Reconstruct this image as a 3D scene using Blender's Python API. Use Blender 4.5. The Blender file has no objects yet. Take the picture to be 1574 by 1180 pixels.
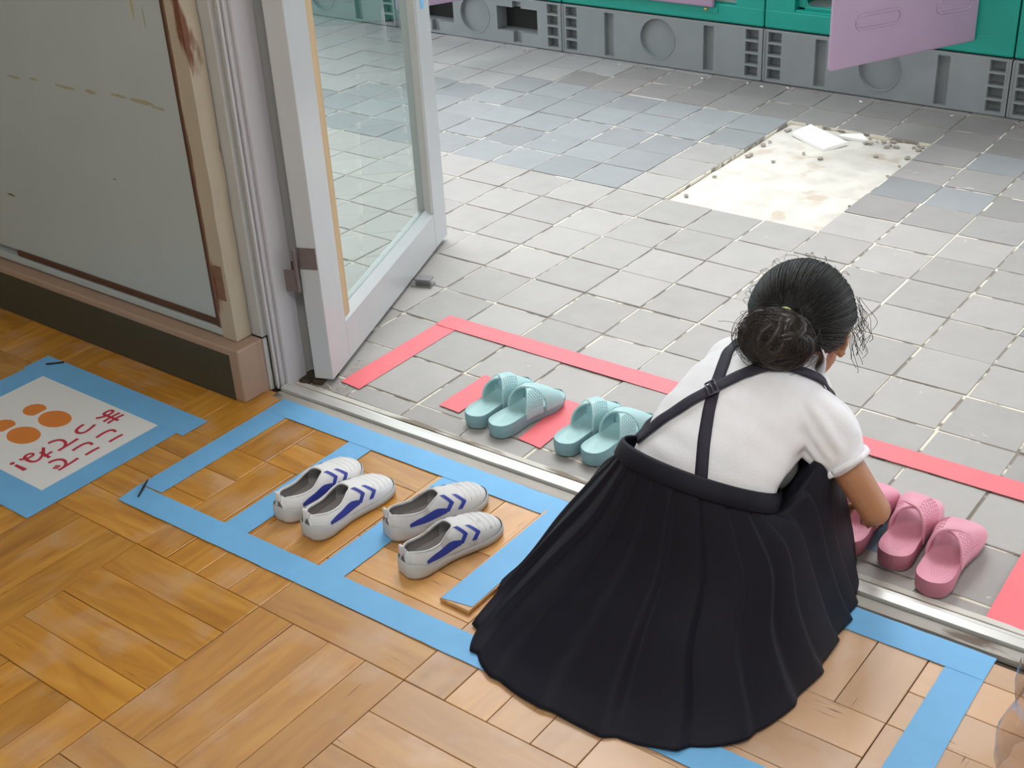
import bpy, bmesh, math, random
import numpy as np
from mathutils import Vector, Matrix, noise
from mathutils.bvhtree import BVHTree
random.seed(7)
sc = bpy.context.scene
col = sc.collection
R = math.radians

# ------------------------------------------------------------------ camera
cam_d = bpy.data.cameras.new('camera'); cam = bpy.data.objects.new('camera', cam_d)
cam_d.sensor_width = 36; cam_d.lens = 2003.6/1574*36; cam_d.clip_start = .02; cam_d.clip_end = 200
yaw, pit, rol = -0.6744, 0.5126, -0.0579
fw = Vector((math.cos(pit)*math.sin(yaw), math.cos(pit)*math.cos(yaw), -math.sin(pit)))
rt = fw.cross(Vector((0, 0, 1))).normalized(); upv = rt.cross(fw)
r2 = rt*math.cos(rol)+upv*math.sin(rol); u2 = -rt*math.sin(rol)+upv*math.cos(rol)
CAM = Vector((1.8731, -1.8099, 1.3146))
cam.matrix_world = Matrix(((r2.x, u2.x, -fw.x, CAM.x), (r2.y, u2.y, -fw.y, CAM.y), (r2.z, u2.z, -fw.z, CAM.z), (0, 0, 0, 1)))
col.objects.link(cam); sc.camera = cam

def in_view(p, m=.04):
    d = Vector(p)-CAM; z = d.dot(fw)
    if z < .1: return False
    x = d.dot(r2)/z*2003.6/787; y = d.dot(u2)/z*2003.6/590
    return abs(x) < 1+m and abs(y) < 1+m

# ------------------------------------------------------------------ light
w = bpy.data.worlds.new('overcast_sky'); sc.world = w; w.use_nodes = True
nt = w.node_tree; bg = nt.nodes['Background']
tc = nt.nodes.new('ShaderNodeTexCoord'); nz = nt.nodes.new('ShaderNodeTexNoise'); nz.inputs['Scale'].default_value = 1.6
rp = nt.nodes.new('ShaderNodeValToRGB'); rp.color_ramp.elements[0].position = .35; rp.color_ramp.elements[1].position = .7
rp.color_ramp.elements[0].color = (.90, .95, 1, 1); rp.color_ramp.elements[1].color = (1, 1, 1, 1)
nt.links.new(tc.outputs['Generated'], nz.inputs['Vector']); nt.links.new(nz.outputs['Fac'], rp.inputs['Fac']); nt.links.new(rp.outputs['Color'], bg.inputs['Color'])
bg.inputs['Strength'].default_value = 2.3
sd = bpy.data.lights.new('sun', 'SUN'); sd.energy = 2.3; sd.angle = R(35); sd.color = (1, .98, .95)
so = bpy.data.objects.new('sun', sd); so.rotation_euler = Vector((.25, -.35, -1)).to_track_quat('-Z', 'Y').to_euler(); col.objects.link(so)
sc.view_settings.view_transform = 'Standard'; sc.view_settings.look = 'None'; sc.view_settings.gamma = 1
sc.view_settings.use_curve_mapping = False
sc.view_settings.exposure = 0.0

# ------------------------------------------------------------------ materials
M = {}
def mat(name, c, rough=.6, var=.06, scale=30, bump=0., bscale=None, metal=0, spec=.5, rand=0., coat=0., stretch=None, c2=None, thr=None, sheen=0):
    """plain surface: colour with fine noise variation; c2 = stains/wear of another colour where noise > thr"""
    m = bpy.data.materials.new(name); m.use_nodes = True; n = m.node_tree.nodes; L = m.node_tree.links
    b = n['Principled BSDF']; b.inputs['Roughness'].default_value = rough; b.inputs['Metallic'].default_value = metal
    b.inputs['Specular IOR Level'].default_value = spec; b.inputs['Coat Weight'].default_value = coat; b.inputs['Coat Roughness'].default_value = .15
    b.inputs['Sheen Weight'].default_value = sheen
    t = n.new('ShaderNodeTexCoord'); mp = n.new('ShaderNodeMapping'); L.new(t.outputs['Object'], mp.inputs['Vector'])
    if stretch: mp.inputs['Scale'].default_value = stretch
    src = mp.outputs['Vector']
    if rand:
        oi = n.new('ShaderNodeObjectInfo'); ad = n.new('ShaderNodeVectorMath'); ad.operation = 'ADD'
        mu = n.new('ShaderNodeMath'); mu.operation = 'MULTIPLY'; mu.inputs[1].default_value = 53; L.new(oi.outputs['Random'], mu.inputs[0])
        L.new(src, ad.inputs[0]); L.new(mu.outputs[0], ad.inputs[1]); src = ad.outputs[0]
    nn = n.new('ShaderNodeTexNoise'); nn.inputs['Scale'].default_value = scale; nn.inputs['Detail'].default_value = 5; L.new(src, nn.inputs['Vector'])
    mx = n.new('ShaderNodeMix'); mx.data_type = 'RGBA'
    lo = [max(0, v*(1-var*2)) for v in c]; hi = [min(1, v*(1+var*2)) for v in c]
    mx.inputs['A'].default_value = (*lo, 1); mx.inputs['B'].default_value = (*hi, 1); L.new(nn.outputs['Fac'], mx.inputs['Factor'])
    out = mx.outputs['Result']
    if c2:
        n3 = n.new('ShaderNodeTexNoise'); n3.inputs['Scale'].default_value = scale*.4; n3.inputs['Detail'].default_value = 8; L.new(src, n3.inputs['Vector'])
        r = n.new('ShaderNodeValToRGB'); r.color_ramp.elements[0].position = thr; r.color_ramp.elements[1].position = min(1, thr+.05); L.new(n3.outputs['Fac'], r.inputs['Fac'])
        m2 = n.new('ShaderNodeMix'); m2.data_type = 'RGBA'; L.new(r.outputs['Color'], m2.inputs['Factor']); L.new(out, m2.inputs['A']); m2.inputs['B'].default_value = (*c2, 1); out = m2.outputs['Result']
    if rand:
        hs = n.new('ShaderNodeHueSaturation'); mr = n.new('ShaderNodeMapRange'); mr.inputs['To Min'].default_value = 1-rand; mr.inputs['To Max'].default_value = 1+rand
        L.new(oi.outputs['Random'], mr.inputs['Value']); L.new(mr.outputs[0], hs.inputs['Value']); L.new(out, hs.inputs['Color']); out = hs.outputs['Color']
    L.new(out, b.inputs['Base Color'])
    if bump:
        n2 = n.new('ShaderNodeTexNoise'); n2.inputs['Scale'].default_value = bscale or scale*3; n2.inputs['Detail'].default_value = 4; L.new(src, n2.inputs['Vector'])
        bp = n.new('ShaderNodeBump'); bp.inputs['Strength'].default_value = bump; bp.inputs['Distance'].default_value = .002; L.new(n2.outputs['Fac'], bp.inputs['Height']); L.new(bp.outputs['Normal'], b.inputs['Normal'])
    M[name] = m; return m

def wood_mat():
    m = bpy.data.materials.new('parquet_wood'); m.use_nodes = True; n = m.node_tree.nodes; L = m.node_tree.links
    b = n['Principled BSDF']
    t = n.new('ShaderNodeTexCoord'); oi = n.new('ShaderNodeObjectInfo')
    mu = n.new('ShaderNodeMath'); mu.operation = 'MULTIPLY'; mu.inputs[1].default_value = 71; L.new(oi.outputs['Random'], mu.inputs[0])
    ad = n.new('ShaderNodeVectorMath'); L.new(t.outputs['Object'], ad.inputs[0]); L.new(mu.outputs[0], ad.inputs[1])
    mp = n.new('ShaderNodeMapping'); mp.inputs['Scale'].default_value = (1, .13, 1); L.new(ad.outputs[0], mp.inputs['Vector'])
    g = n.new('ShaderNodeTexNoise'); g.inputs['Scale'].default_value = 38; g.inputs['Detail'].default_value = 7; g.inputs['Distortion'].default_value = .9; L.new(mp.outputs[0], g.inputs['Vector'])
    r = n.new('ShaderNodeValToRGB'); e = r.color_ramp.elements
    e[0].position = .28; e[0].color = (.40, .165, .018, 1); e[1].position = .72; e[1].color = (.64, .32, .05, 1)
    x = e.new(.5); x.color = (.54, .24, .028, 1); L.new(g.outputs['Fac'], r.inputs['Fac'])
    # pale worn patches, where the varnish has gone, and a painted sheen
    w1 = n.new('ShaderNodeTexNoise'); w1.inputs['Scale'].default_value = 9; w1.inputs['Detail'].default_value = 8; L.new(ad.outputs[0], w1.inputs['Vector'])
    wr = n.new('ShaderNodeValToRGB'); wr.color_ramp.elements[0].position = .52; wr.color_ramp.elements[1].position = .72; L.new(w1.outputs['Fac'], wr.inputs['Fac'])
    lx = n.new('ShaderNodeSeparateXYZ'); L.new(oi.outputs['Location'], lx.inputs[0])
    lm_ = n.new('ShaderNodeMapRange'); lm_.inputs['From Min'].default_value = .35; lm_.inputs['From Max'].default_value = 1.25; lm_.inputs['To Min'].default_value = .0; lm_.inputs['To Max'].default_value = .8; L.new(lx.outputs['X'], lm_.inputs['Value'])  # planks paler towards +x: wear plus doorway sheen painted into the colour
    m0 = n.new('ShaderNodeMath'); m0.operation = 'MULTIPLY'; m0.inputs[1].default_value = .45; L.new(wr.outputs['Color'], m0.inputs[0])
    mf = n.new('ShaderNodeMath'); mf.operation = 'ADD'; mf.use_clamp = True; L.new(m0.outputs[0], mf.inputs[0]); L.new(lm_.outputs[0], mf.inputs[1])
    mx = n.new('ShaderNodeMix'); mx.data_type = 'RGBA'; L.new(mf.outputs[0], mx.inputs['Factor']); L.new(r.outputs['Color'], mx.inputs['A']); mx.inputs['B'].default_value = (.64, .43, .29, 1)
    # dark scratches along the grain
    s = n.new('ShaderNodeMapping'); s.inputs['Scale'].default_value = (1, .05, 1); L.new(ad.outputs[0], s.inputs['Vector'])
    sn = n.new('ShaderNodeTexNoise'); sn.inputs['Scale'].default_value = 150; sn.inputs['Detail'].default_value = 3; L.new(s.outputs[0], sn.inputs['Vector'])
    sr = n.new('ShaderNodeValToRGB'); sr.color_ramp.elements[0].position = .70; sr.color_ramp.elements[1].position = .76; L.new(sn.outputs['Fac'], sr.inputs['Fac'])
    m3 = n.new('ShaderNodeMix'); m3.data_type = 'RGBA'; L.new(sr.outputs['Color'], m3.inputs['Factor']); L.new(mx.outputs['Result'], m3.inputs['A']); m3.inputs['B'].default_value = (.16, .07, .02, 1)
    hs = n.new('ShaderNodeHueSaturation'); mr = n.new('ShaderNodeMapRange'); mr.inputs['To Min'].default_value = .86; mr.inputs['To Max'].default_value = 1.12
    L.new(oi.outputs['Random'], mr.inputs['Value']); L.new(mr.outputs[0], hs.inputs['Value']); L.new(m3.outputs['Result'], hs.inputs['Color'])
    L.new(hs.outputs['Color'], b.inputs['Base Color'])
    rr = n.new('ShaderNodeMapRange'); rr.inputs['To Min'].default_value = .28; rr.inputs['To Max'].default_value = .5; L.new(w1.outputs['Fac'], rr.inputs['Value']); L.new(rr.outputs[0], b.inputs['Roughness'])
    b.inputs['Coat Weight'].default_value = .7; b.inputs['Coat Roughness'].default_value = .20
    bp = n.new('ShaderNodeBump'); bp.inputs['Strength'].default_value = .25; bp.inputs['Distance'].default_value = .001; L.new(g.outputs['Fac'], bp.inputs['Height']); L.new(bp.outputs['Normal'], b.inputs['Normal'])
    M['wood'] = m
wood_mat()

def tile_mat():
    """grey stoneware; each tile takes its tint from its own object colour"""
    m = bpy.data.materials.new('paving_tile'); m.use_nodes = True; n = m.node_tree.nodes; L = m.node_tree.links; b = n['Principled BSDF']
    t = n.new('ShaderNodeTexCoord'); oi = n.new('ShaderNodeObjectInfo')
    mu = n.new('ShaderNodeMath'); mu.operation = 'MULTIPLY'; mu.inputs[1].default_value = 31; L.new(oi.outputs['Random'], mu.inputs[0])
    ad = n.new('ShaderNodeVectorMath'); L.new(t.outputs['Object'], ad.inputs[0]); L.new(mu.outputs[0], ad.inputs[1])
    g = n.new('ShaderNodeTexNoise'); g.inputs['Scale'].default_value = 14; g.inputs['Detail'].default_value = 9; g.inputs['Roughness'].default_value = .65; L.new(ad.outputs[0], g.inputs['Vector'])
    mr = n.new('ShaderNodeMapRange'); mr.inputs['To Min'].default_value = .86; mr.inputs['To Max'].default_value = 1.14; L.new(g.outputs['Fac'], mr.inputs['Value'])
    hs = n.new('ShaderNodeHueSaturation'); L.new(mr.outputs[0], hs.inputs['Value']); L.new(oi.outputs['Color'], hs.inputs['Color'])
    # a few pale scuffs
    s = n.new('ShaderNodeTexNoise'); s.inputs['Scale'].default_value = 22; s.inputs['Detail'].default_value = 6; s.inputs['Distortion'].default_value = 1.5; L.new(ad.outputs[0], s.inputs['Vector'])
    sr = n.new('ShaderNodeValToRGB'); sr.color_ramp.elements[0].position = .72; sr.color_ramp.elements[1].position = .78; L.new(s.outputs['Fac'], sr.inputs['Fac'])
    mx = n.new('ShaderNodeMix'); mx.data_type = 'RGBA'; L.new(sr.outputs['Color'], mx.inputs['Factor']); L.new(hs.outputs['Color'], mx.inputs['A']); mx.inputs['B'].default_value = (.6, .59, .57, 1)
    L.new(mx.outputs['Result'], b.inputs['Base Color'])
    b.inputs['Roughness'].default_value = .52; b.inputs['Specular IOR Level'].default_value = .5
    bp = n.new('ShaderNodeBump'); bp.inputs['Strength'].default_value = .3; bp.inputs['Distance'].default_value = .001; L.new(g.outputs['Fac'], bp.inputs['Height']); L.new(bp.outputs['Normal'], b.inputs['Normal'])
    M['tile'] = m
tile_mat()
def glass_mat(name, c, rough=.0):
    m = bpy.data.materials.new(name); m.use_nodes = True; n = m.node_tree.nodes; L = m.node_tree.links
    for x in list(n): n.remove(x)
    o = n.new('ShaderNodeOutputMaterial'); a = n.new('ShaderNodeBsdfTransparent'); a.inputs[0].default_value = (*c, 1)
    g = n.new('ShaderNodeBsdfGlossy'); g.inputs['Roughness'].default_value = rough; f = n.new('ShaderNodeFresnel'); ge = n.new('ShaderNodeNewGeometry'); mi = n.new('ShaderNodeMapRange'); mi.inputs['To Min'].default_value = 1.5; mi.inputs['To Max'].default_value = 1/1.5; L.new(ge.outputs['Backfacing'], mi.inputs['Value']); L.new(mi.outputs[0], f.inputs[0])
    mx = n.new('ShaderNodeMixShader'); L.new(f.outputs[0], mx.inputs[0]); L.new(a.outputs[0], mx.inputs[1]); L.new(g.outputs[0], mx.inputs[2]); L.new(mx.outputs[0], o.inputs[0])
    M[name] = m
glass_mat('door_glass', (.87, .915, .90)); glass_mat('clear_plastic', (.86, .82, .80), .12)

mat('subfloor', (.05, .03, .02), .9)
mat('mortar', (.26, .23, .20), .95, .1, 40, .5, c2=(.74, .70, .60), thr=.46)
mat('cement', (.60, .575, .53), .9, .16, 14, .9, 70, c2=(.50, .43, .36), thr=.57)
mat('wall_paint', (.62, .61, .57), .8, .03, 8)
mat('ceiling_paint', (.7, .7, .68), .9, .02)
mat('board_white', (.42, .475, .475), .38, .03, 6)
mat('board_brown', (.085, .035, .018), .5, .15, 20)
mat('cream_paint', (.44, .38, .29), .5, .05, 40, .3, c2=(.16, .06, .025), thr=.58, stretch=(1, 1, .25))
mat('stain', (.36, .34, .22), .6, .1, 60); mat('stain_yellow', (.46, .42, .24), .6, .1, 60); mat('stain_dark', (.16, .14, .10), .7, .1, 60)
mat('kerb_beige', (.36, .245, .18), .6, .04, 25, .2)
mat('kerb_olive', (.05, .042, .024), .7, .05, 12)
mat('jamb_grey', (.46, .46, .45), .42, .03, 20, .1)
mat('jamb_lilac', (.52, .51, .54), .35, .02, 20)
mat('bare_wood', (.52, .38, .22), .7, .1, 30, .3, stretch=(1, 1, .1))
mat('door_white', (.52, .54, .56), .28, .02, 12, coat=.3, c2=(.50, .50, .48), thr=.80)
mat('hinge_metal', (.20, .165, .16), .45, .08, 60, .1, metal=.5)
mat('rust', (.20, .11, .07), .9, .2, 60, .4)
mat('moss', (.10, .10, .03), .95, .4, 50, .8)
mat('soil', (.045, .03, .02), .95, .3, 60, .8)
mat('sill_alu', (.66, .66, .64), .32, .05, 20, .1, metal=.35, c2=(.30, .27, .23), thr=.66, stretch=(.15, 1, 1))
mat('sill_dirty', (.42, .40, .37), .7, .12, 30, .5, c2=(.14, .11, .085), thr=.56, stretch=(.3, 1, 1))
mat('blue_tape', (.17, .46, .80), .55, .05, 14, .25, 60)
mat('blue_tape_dirty', (.15, .27, .36), .7, .12, 20)
mat('red_tape', (.86, .17, .20), .55, .04, 14, .25, 60)
mat('paper', (.82, .83, .84), .45, .01, 10)
mat('print_red', (.52, .03, .06), .6, .05); mat('print_orange', (.74, .235, .04), .6, .03)
mat('locker_grey', (.23, .255, .265), .55, .05, 12, .15, 120)
mat('locker_dark', (.012, .012, .012), .8)
mat('locker_green', (.0, .30, .235), .42, .05, 8, .12, 200)
mat('locker_inside', (.42, .46, .46), .6, .03)
mat('locker_purple', (.40, .285, .41), .42, .03, 8, .12, 200)
mat('brass', (.55, .42, .15), .35, .1, metal=.8)
mat('teal_foam', (.40, .61, .63), .5, .03, 60, .15, 300)
mat('teal_sole', (.22, .38, .42), .6, .04, 60, .15, 300)
mat('pink_foam', (.72, .33, .43), .5, .03, 60, .15, 300)
mat('pink_sole', (.50, .18, .24), .6, .04, 60, .15, 300)
mat('canvas_white', (.78, .78, .79), .75, .03, 80, .3, 700)
mat('canvas_used', (.66, .66, .67), .8, .05, 60, .3, 700, c2=(.50, .48, .46), thr=.6)
mat('rubber_grey', (.52, .52, .52), .55, .04, 40, c2=(.40, .38, .36), thr=.6)
mat('shoe_lining', (.33, .31, .31), .85, .05, 60)
mat('shoe_blue', (.03, .05, .33), .55, .05, 60)
mat('shirt_white', (.86, .86, .91), .8, .02, 60, .35, 500, sheen=.2)
mat('navy_cloth', (.0034, .0034, .0110), .65, .15, 40, .3, 900, spec=.3)
mat('navy_strap', (.018, .016, .032), .7, .1, 60, .3, 900)
mat('buckle', (.06, .06, .09), .25, .1)
mat('skin', (.43, .20, .105), .48, .04, 30, .15, 400)
mat('hair', (.006, .005, .005), .46, .3, 90, spec=.4)
mat('hair_brown', (.016, .010, .008), .42, .3, 90, spec=.5)
mat('eye_white', (.8, .8, .8), .2); mat('iris', (.02, .01, .008), .15); mat('lip', (.45, .15, .12), .4)
mat('sock', (.75, .75, .75), .9); mat('hair_tie', (.62, .75, .25), .5)
mat('rubble', (.34, .31, .27), .9, .2, 60, .6); mat('broken_white', (.85, .85, .83), .4, .02)
mat('straw', (.62, .55, .42), .8); mat('twig', (.02, .018, .02), .6); mat('steel', (.3, .3, .3), .4, metal=.8)
mat('asphalt', (.16, .16, .155), .9, .1, 30, .4)
mat('facade', (.55, .53, .50), .85, .04, 6)
lm = bpy.data.materials.new('fill_glow'); lm.use_nodes = True; b = lm.node_tree.nodes['Principled BSDF']
b.inputs['Emission Color'].default_value = (1, .98, .94, 1); b.inputs['Emission Strength'].default_value = 58; M['fill_glow'] = lm

# ------------------------------------------------------------------ helpers
def tag(o, label=None, cat=None, group=None, kind=None):
    if label: o['label'] = label
    if cat: o['category'] = cat
    if group: o['group'] = group
    if kind: o['kind'] = kind
    return o
def empty(name, loc=(0, 0, 0), rz=0):
    o = bpy.data.objects.new(name, None); o.location = loc; o.rotation_euler = (0, 0, rz); o.empty_display_size = .05; col.objects.link(o); return o
def link(name, me, m, parent=None, smooth=False):
    o = bpy.data.objects.new(name, me); col.objects.link(o)
    if m is not None:
        me.materials.clear(); me.materials.append(M[m] if isinstance(m, str) else m)
    if parent is not None: o.parent = parent
    if smooth:
        for p in me.polygons: p.use_smooth = True
    return o
def mesh(name, V, F, m, parent=None, smooth=False):
    me = bpy.data.meshes.new(name); me.from_pydata([tuple(v) for v in V], [], F); me.validate(); me.update()
    return link(name, me, m, parent, smooth)
def frombm(name, bm, m, parent=None, smooth=False):
    bmesh.ops.recalc_face_normals(bm, faces=bm.faces)
    me = bpy.data.meshes.new(name); bm.to_mesh(me); bm.free(); return link(name, me, m, parent, smooth)
def bx(bm, lo, hi, bev=0, seg=2, rot=None, loc=None):
    r = bmesh.ops.create_cube(bm, size=1); vs = r['verts']
    lo = Vector(lo); hi = Vector(hi); c = (lo+hi)/2; s = hi-lo
    for v in vs: v.co = Vector((v.co.x*s.x, v.co.y*s.y, v.co.z*s.z))+c
    if bev:
        es = list({e for v in vs for e in v.link_edges})
        g = bmesh.ops.bevel(bm, geom=es, offset=bev, segments=seg, affect='EDGES', profile=.5)
        vs = list({v for f in g['faces'] for v in f.verts} | set(v for v in vs if v.is_valid))
    if rot is not None:
        for v in vs: v.co = rot @ v.co
    if loc is not None:
        for v in vs: v.co = v.co + Vector(loc)
    return vs
def box(name, lo, hi, m, parent=None, bev=0, smooth=False, seg=2):
    bm = bmesh.new(); bx(bm, lo, hi, bev, seg); return frombm(name, bm, m, parent, smooth)
def prism(name, pts, z0, z1, m, parent=None, bev=0):
    n = len(pts); V = [(x, y, z0) for x, y in pts]+[(x, y, z1) for x, y in pts]
    F = [tuple(range(n))[::-1], tuple(range(n, 2*n))]+[(i, (i+1) % n, n+(i+1) % n, n+i) for i in range(n)]
    bm = bmesh.new(); vs = [bm.verts.new(v) for v in V]
    for f in F: bm.faces.new([vs[i] for i in f])
    if bev: bmesh.ops.bevel(bm, geom=list(bm.edges), offset=bev, segments=2, affect='EDGES', profile=.5)
    return frombm(name, bm, m, parent)
def evalmesh(o, name=None):
    dg = bpy.context.evaluated_depsgraph_get(); dg.update()
    me = bpy.data.meshes.new_from_object(o.evaluated_get(dg)); return me
def rcone(bm, a, b, ra, rb, n=14, k=4):
    """round cone: tapered limb with round ends"""
    a = Vector(a); b = Vector(b); d = (b-a); L = d.length; q = Vector((0, 0, 1)).rotation_difference(d.normalized()) if L > 1e-6 else Matrix.Identity(3).to_quaternion()
    rings = []
    for i in range(k): t = (i+1)/(k+.5)*math.pi/2-math.pi/2; rings.append((ra*math.sin(t), ra*math.cos(t)))
    rings.append((0, ra)); rings.append((L, rb))
    for i in range(k): t = (i+1)/(k+1.)*math.pi/2; rings.append((L+rb*math.sin(t), rb*math.cos(t)))
    vs = [[bm.verts.new(a+q@Vector((r*math.cos(2*math.pi*j/n), r*math.sin(2*math.pi*j/n), z))) for j in range(n)] for z, r in rings]
    p0 = bm.verts.new(a+q@Vector((0, 0, -ra))); p1 = bm.verts.new(a+q@Vector((0, 0, L+rb)))
    for r0, r1 in zip(vs, vs[1:]):
        for j in range(n): bm.faces.new((r0[j], r0[(j+1) % n], r1[(j+1) % n], r1[j]))
    for j in range(n): bm.faces.new((p0, vs[0][(j+1) % n], vs[0][j])); bm.faces.new((p1, vs[-1][j], vs[-1][(j+1) % n]))
def chain(bm, pts, rad, n=14):
    for i in range(len(pts)-1): rcone(bm, pts[i], pts[i+1], rad[i], rad[i+1], n)
def ell(bm, c, r, mtx=None, n=20):
    g = bmesh.ops.create_uvsphere(bm, u_segments=n, v_segments=n*2//3, radius=1)
    for v in g['verts']:
        p = Vector((v.co.x*r[0], v.co.y*r[1], v.co.z*r[2]))
        v.co = (mtx @ (p+Vector(c))) if mtx is not None and len(mtx) == 4 else ((mtx @ p if mtx is not None else p)+Vector(c))
def remeshed(name, bm, m, voxel, smooth_it, parent=None, disp=None):
    me = bpy.data.meshes.new(name+'_raw'); bmesh.ops.recalc_face_normals(bm, faces=bm.faces); bm.to_mesh(me); bm.free()
    t = bpy.data.objects.new('tmp', me); col.objects.link(t)
    md = t.modifiers.new('r', 'REMESH'); md.mode = 'VOXEL'; md.voxel_size = voxel
    s = t.modifiers.new('s', 'SMOOTH'); s.iterations = smooth_it; s.factor = .5
    me2 = evalmesh(t); bpy.data.objects.remove(t); bpy.data.meshes.remove(me)
    if disp:
        for v, nrm in [(v, v.normal.copy()) for v in me2.vertices]: v.co = v.co+nrm*disp(v.co, nrm)
    me2.name = name
    return link(name, me2, m, parent, True)
def tubes(name, paths, m, parent=None, sides=4):
    """many thin round strands as one mesh: paths = [(points, radius)]"""
    V, F = [], []
    for pts, rad in paths:
        pts = [Vector(p) for p in pts]; n = len(pts); base = len(V)
        for i, p in enumerate(pts):
            d = (pts[min(i+1, n-1)]-pts[max(i-1, 0)]).normalized()
            a = d.cross(Vector((.3, .5, .81))).normalized(); b_ = d.cross(a)
            rr_ = (rad(i/(n-1)) if callable(rad) else rad)
            for k in range(sides): t = 2*math.pi*k/sides; V.append(p+(a*math.cos(t)+b_*math.sin(t))*rr_)
        for i in range(n-1):
            for k in range(sides): F.append((base+i*sides+k, base+i*sides+(k+1) % sides, base+(i+1)*sides+(k+1) % sides, base+(i+1)*sides+k))
        F.append(tuple(base+k for k in range(sides))[::-1]); F.append(tuple(base+(n-1)*sides+k for k in range(sides)))
    return mesh(name, V, F, m, parent, True)
def dup(root, loc, rz, label=None, mirror=False):
    r = root.copy(); col.objects.link(r); r.location = loc; r.rotation_euler = (0, 0, rz)
    if label: r['label'] = label
    if mirror: r.scale = (-1, 1, 1)
    for ch in list(root.children):
        c = ch.copy(); col.objects.link(c); c.parent = r
        for g in ch.children:
            d = g.copy(); col.objects.link(d); d.parent = c
    return r
def spl(xs, ys, x):
    """smooth (Catmull-Rom) interpolation of a table"""
    if x <= xs[0]: return ys[0]
    if x >= xs[-1]: return ys[-1]
    for i in range(len(xs)-1):
        if x <= xs[i+1]: break
    t = (x-xs[i])/(xs[i+1]-xs[i]); p1, p2 = ys[i], ys[i+1]
    m1 = (ys[i+1]-ys[max(i-1, 0)])/(xs[i+1]-xs[max(i-1, 0)])*(xs[i+1]-xs[i]); m2 = (ys[min(i+2, len(xs)-1)]-ys[i])/(xs[min(i+2, len(xs)-1)]-xs[i])*(xs[i+1]-xs[i])
    return p1*(2*t**3-3*t*t+1)+m1*(t**3-2*t*t+t)+p2*(-2*t**3+3*t*t)+m2*(t**3-t*t)

# ================================================================== OUTSIDE PAVING
T = .15
ROWX = {}
bm = bmesh.new()
for lo, hi in (((-4.5, -.215, -.06), (T, 3.2, -.0024)), ((4*T, -.215, -.06), (4.5, 3.2, -.0024)), ((T, -.215, -.06), (4*T, 7*T, -.0024)), ((T, 12*T, -.06), (4*T, 3.2, -.0024))): bx(bm, lo, hi)
pav = frombm('floor_outside', bm, 'mortar'); tag(pav, kind='structure')
# cut the hole where the tiles are missing: a cement bed lies lower there
tile_me = None
def tile_mesh(wd, hd, nm='tile'):
    bm = bmesh.new(); bx(bm, (-wd/2, -hd/2, -.02), (wd/2, hd/2, 0), .0018, 2); me = bpy.data.meshes.new(nm); bm.to_mesh(me); bm.free()
    me.materials.append(M['tile']); return me
gap = .0045
full = tile_mesh(T-gap, T-gap)
half = tile_mesh(T-gap, .052, 'cut_tile')
rest = bmesh.new(); cand = []
for j in range(-2, 18):
    for i in range(-28, 22):
        if 1 <= i <= 3 and 7 <= j <= 11: continue
        x = (i+.5)*T+.0012*math.sin(j*2.3); y = (j+.5)*T
        if j == -2: y = -.15-.003-.026-.0
        if -.36 < x < .06 and y < -.18: continue
        vis = in_view((x, y, 0), .12)
        d = (Vector((x, y, 0))-CAM).length
        cand.append((0 if vis else 1, d, x, y, i, j))
cand.sort()
blueset = {(7, 8), (8, 5), (8, 6), (9, 6), (9, 7), (8, 9), (7, 11), (6, 12), (9, 4), (7, 10)}
ntile = 0
for vis, d, x, y, i, j in cand:
    rnd = random.random()
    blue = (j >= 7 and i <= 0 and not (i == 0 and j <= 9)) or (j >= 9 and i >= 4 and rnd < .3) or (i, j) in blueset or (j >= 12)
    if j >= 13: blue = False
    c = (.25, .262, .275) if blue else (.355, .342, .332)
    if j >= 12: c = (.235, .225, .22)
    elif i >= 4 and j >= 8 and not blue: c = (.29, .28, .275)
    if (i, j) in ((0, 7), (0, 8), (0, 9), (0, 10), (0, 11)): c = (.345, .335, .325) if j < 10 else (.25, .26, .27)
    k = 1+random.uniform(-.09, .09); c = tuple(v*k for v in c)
    tz = random.uniform(-.0012, .0012); rx = random.uniform(-.006, .006); ry = random.uniform(-.006, .006)
    if ntile < 300 and vis == 0:
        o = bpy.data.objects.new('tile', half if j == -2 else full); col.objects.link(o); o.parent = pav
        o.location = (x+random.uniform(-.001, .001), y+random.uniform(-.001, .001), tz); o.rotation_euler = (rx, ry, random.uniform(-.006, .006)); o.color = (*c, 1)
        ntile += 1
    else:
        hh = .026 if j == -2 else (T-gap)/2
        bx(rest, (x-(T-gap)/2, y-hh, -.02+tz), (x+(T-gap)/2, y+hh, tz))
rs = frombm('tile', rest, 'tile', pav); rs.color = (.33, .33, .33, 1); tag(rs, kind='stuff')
print('tiles', ntile, 'of', len(cand))
# cement bed in the hole
bm = bmesh.new(); nx, ny = 40, 64
x0, x1, y0, y1 = T+.002, 4*T-.002, 7*T+.002, 12*T-.002
g = [[bm.verts.new((x0+(x1-x0)*a/nx, y0+(y1-y0)*b_/ny, -.0115+.0028*noise.noise(Vector((a*.25, b_*.12, 1)))+.0012*noise.noise(Vector((a*.9, b_*.7, 5))))) for b_ in range(ny+1)] for a in range(nx+1)]
for a in range(nx):
    for b_ in range(ny): bm.faces.new((g[a][b_], g[a+1][b_], g[a+1][b_+1], g[a][b_+1]))
cb = frombm('cement_bed', bm, 'cement', pav, True)
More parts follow.
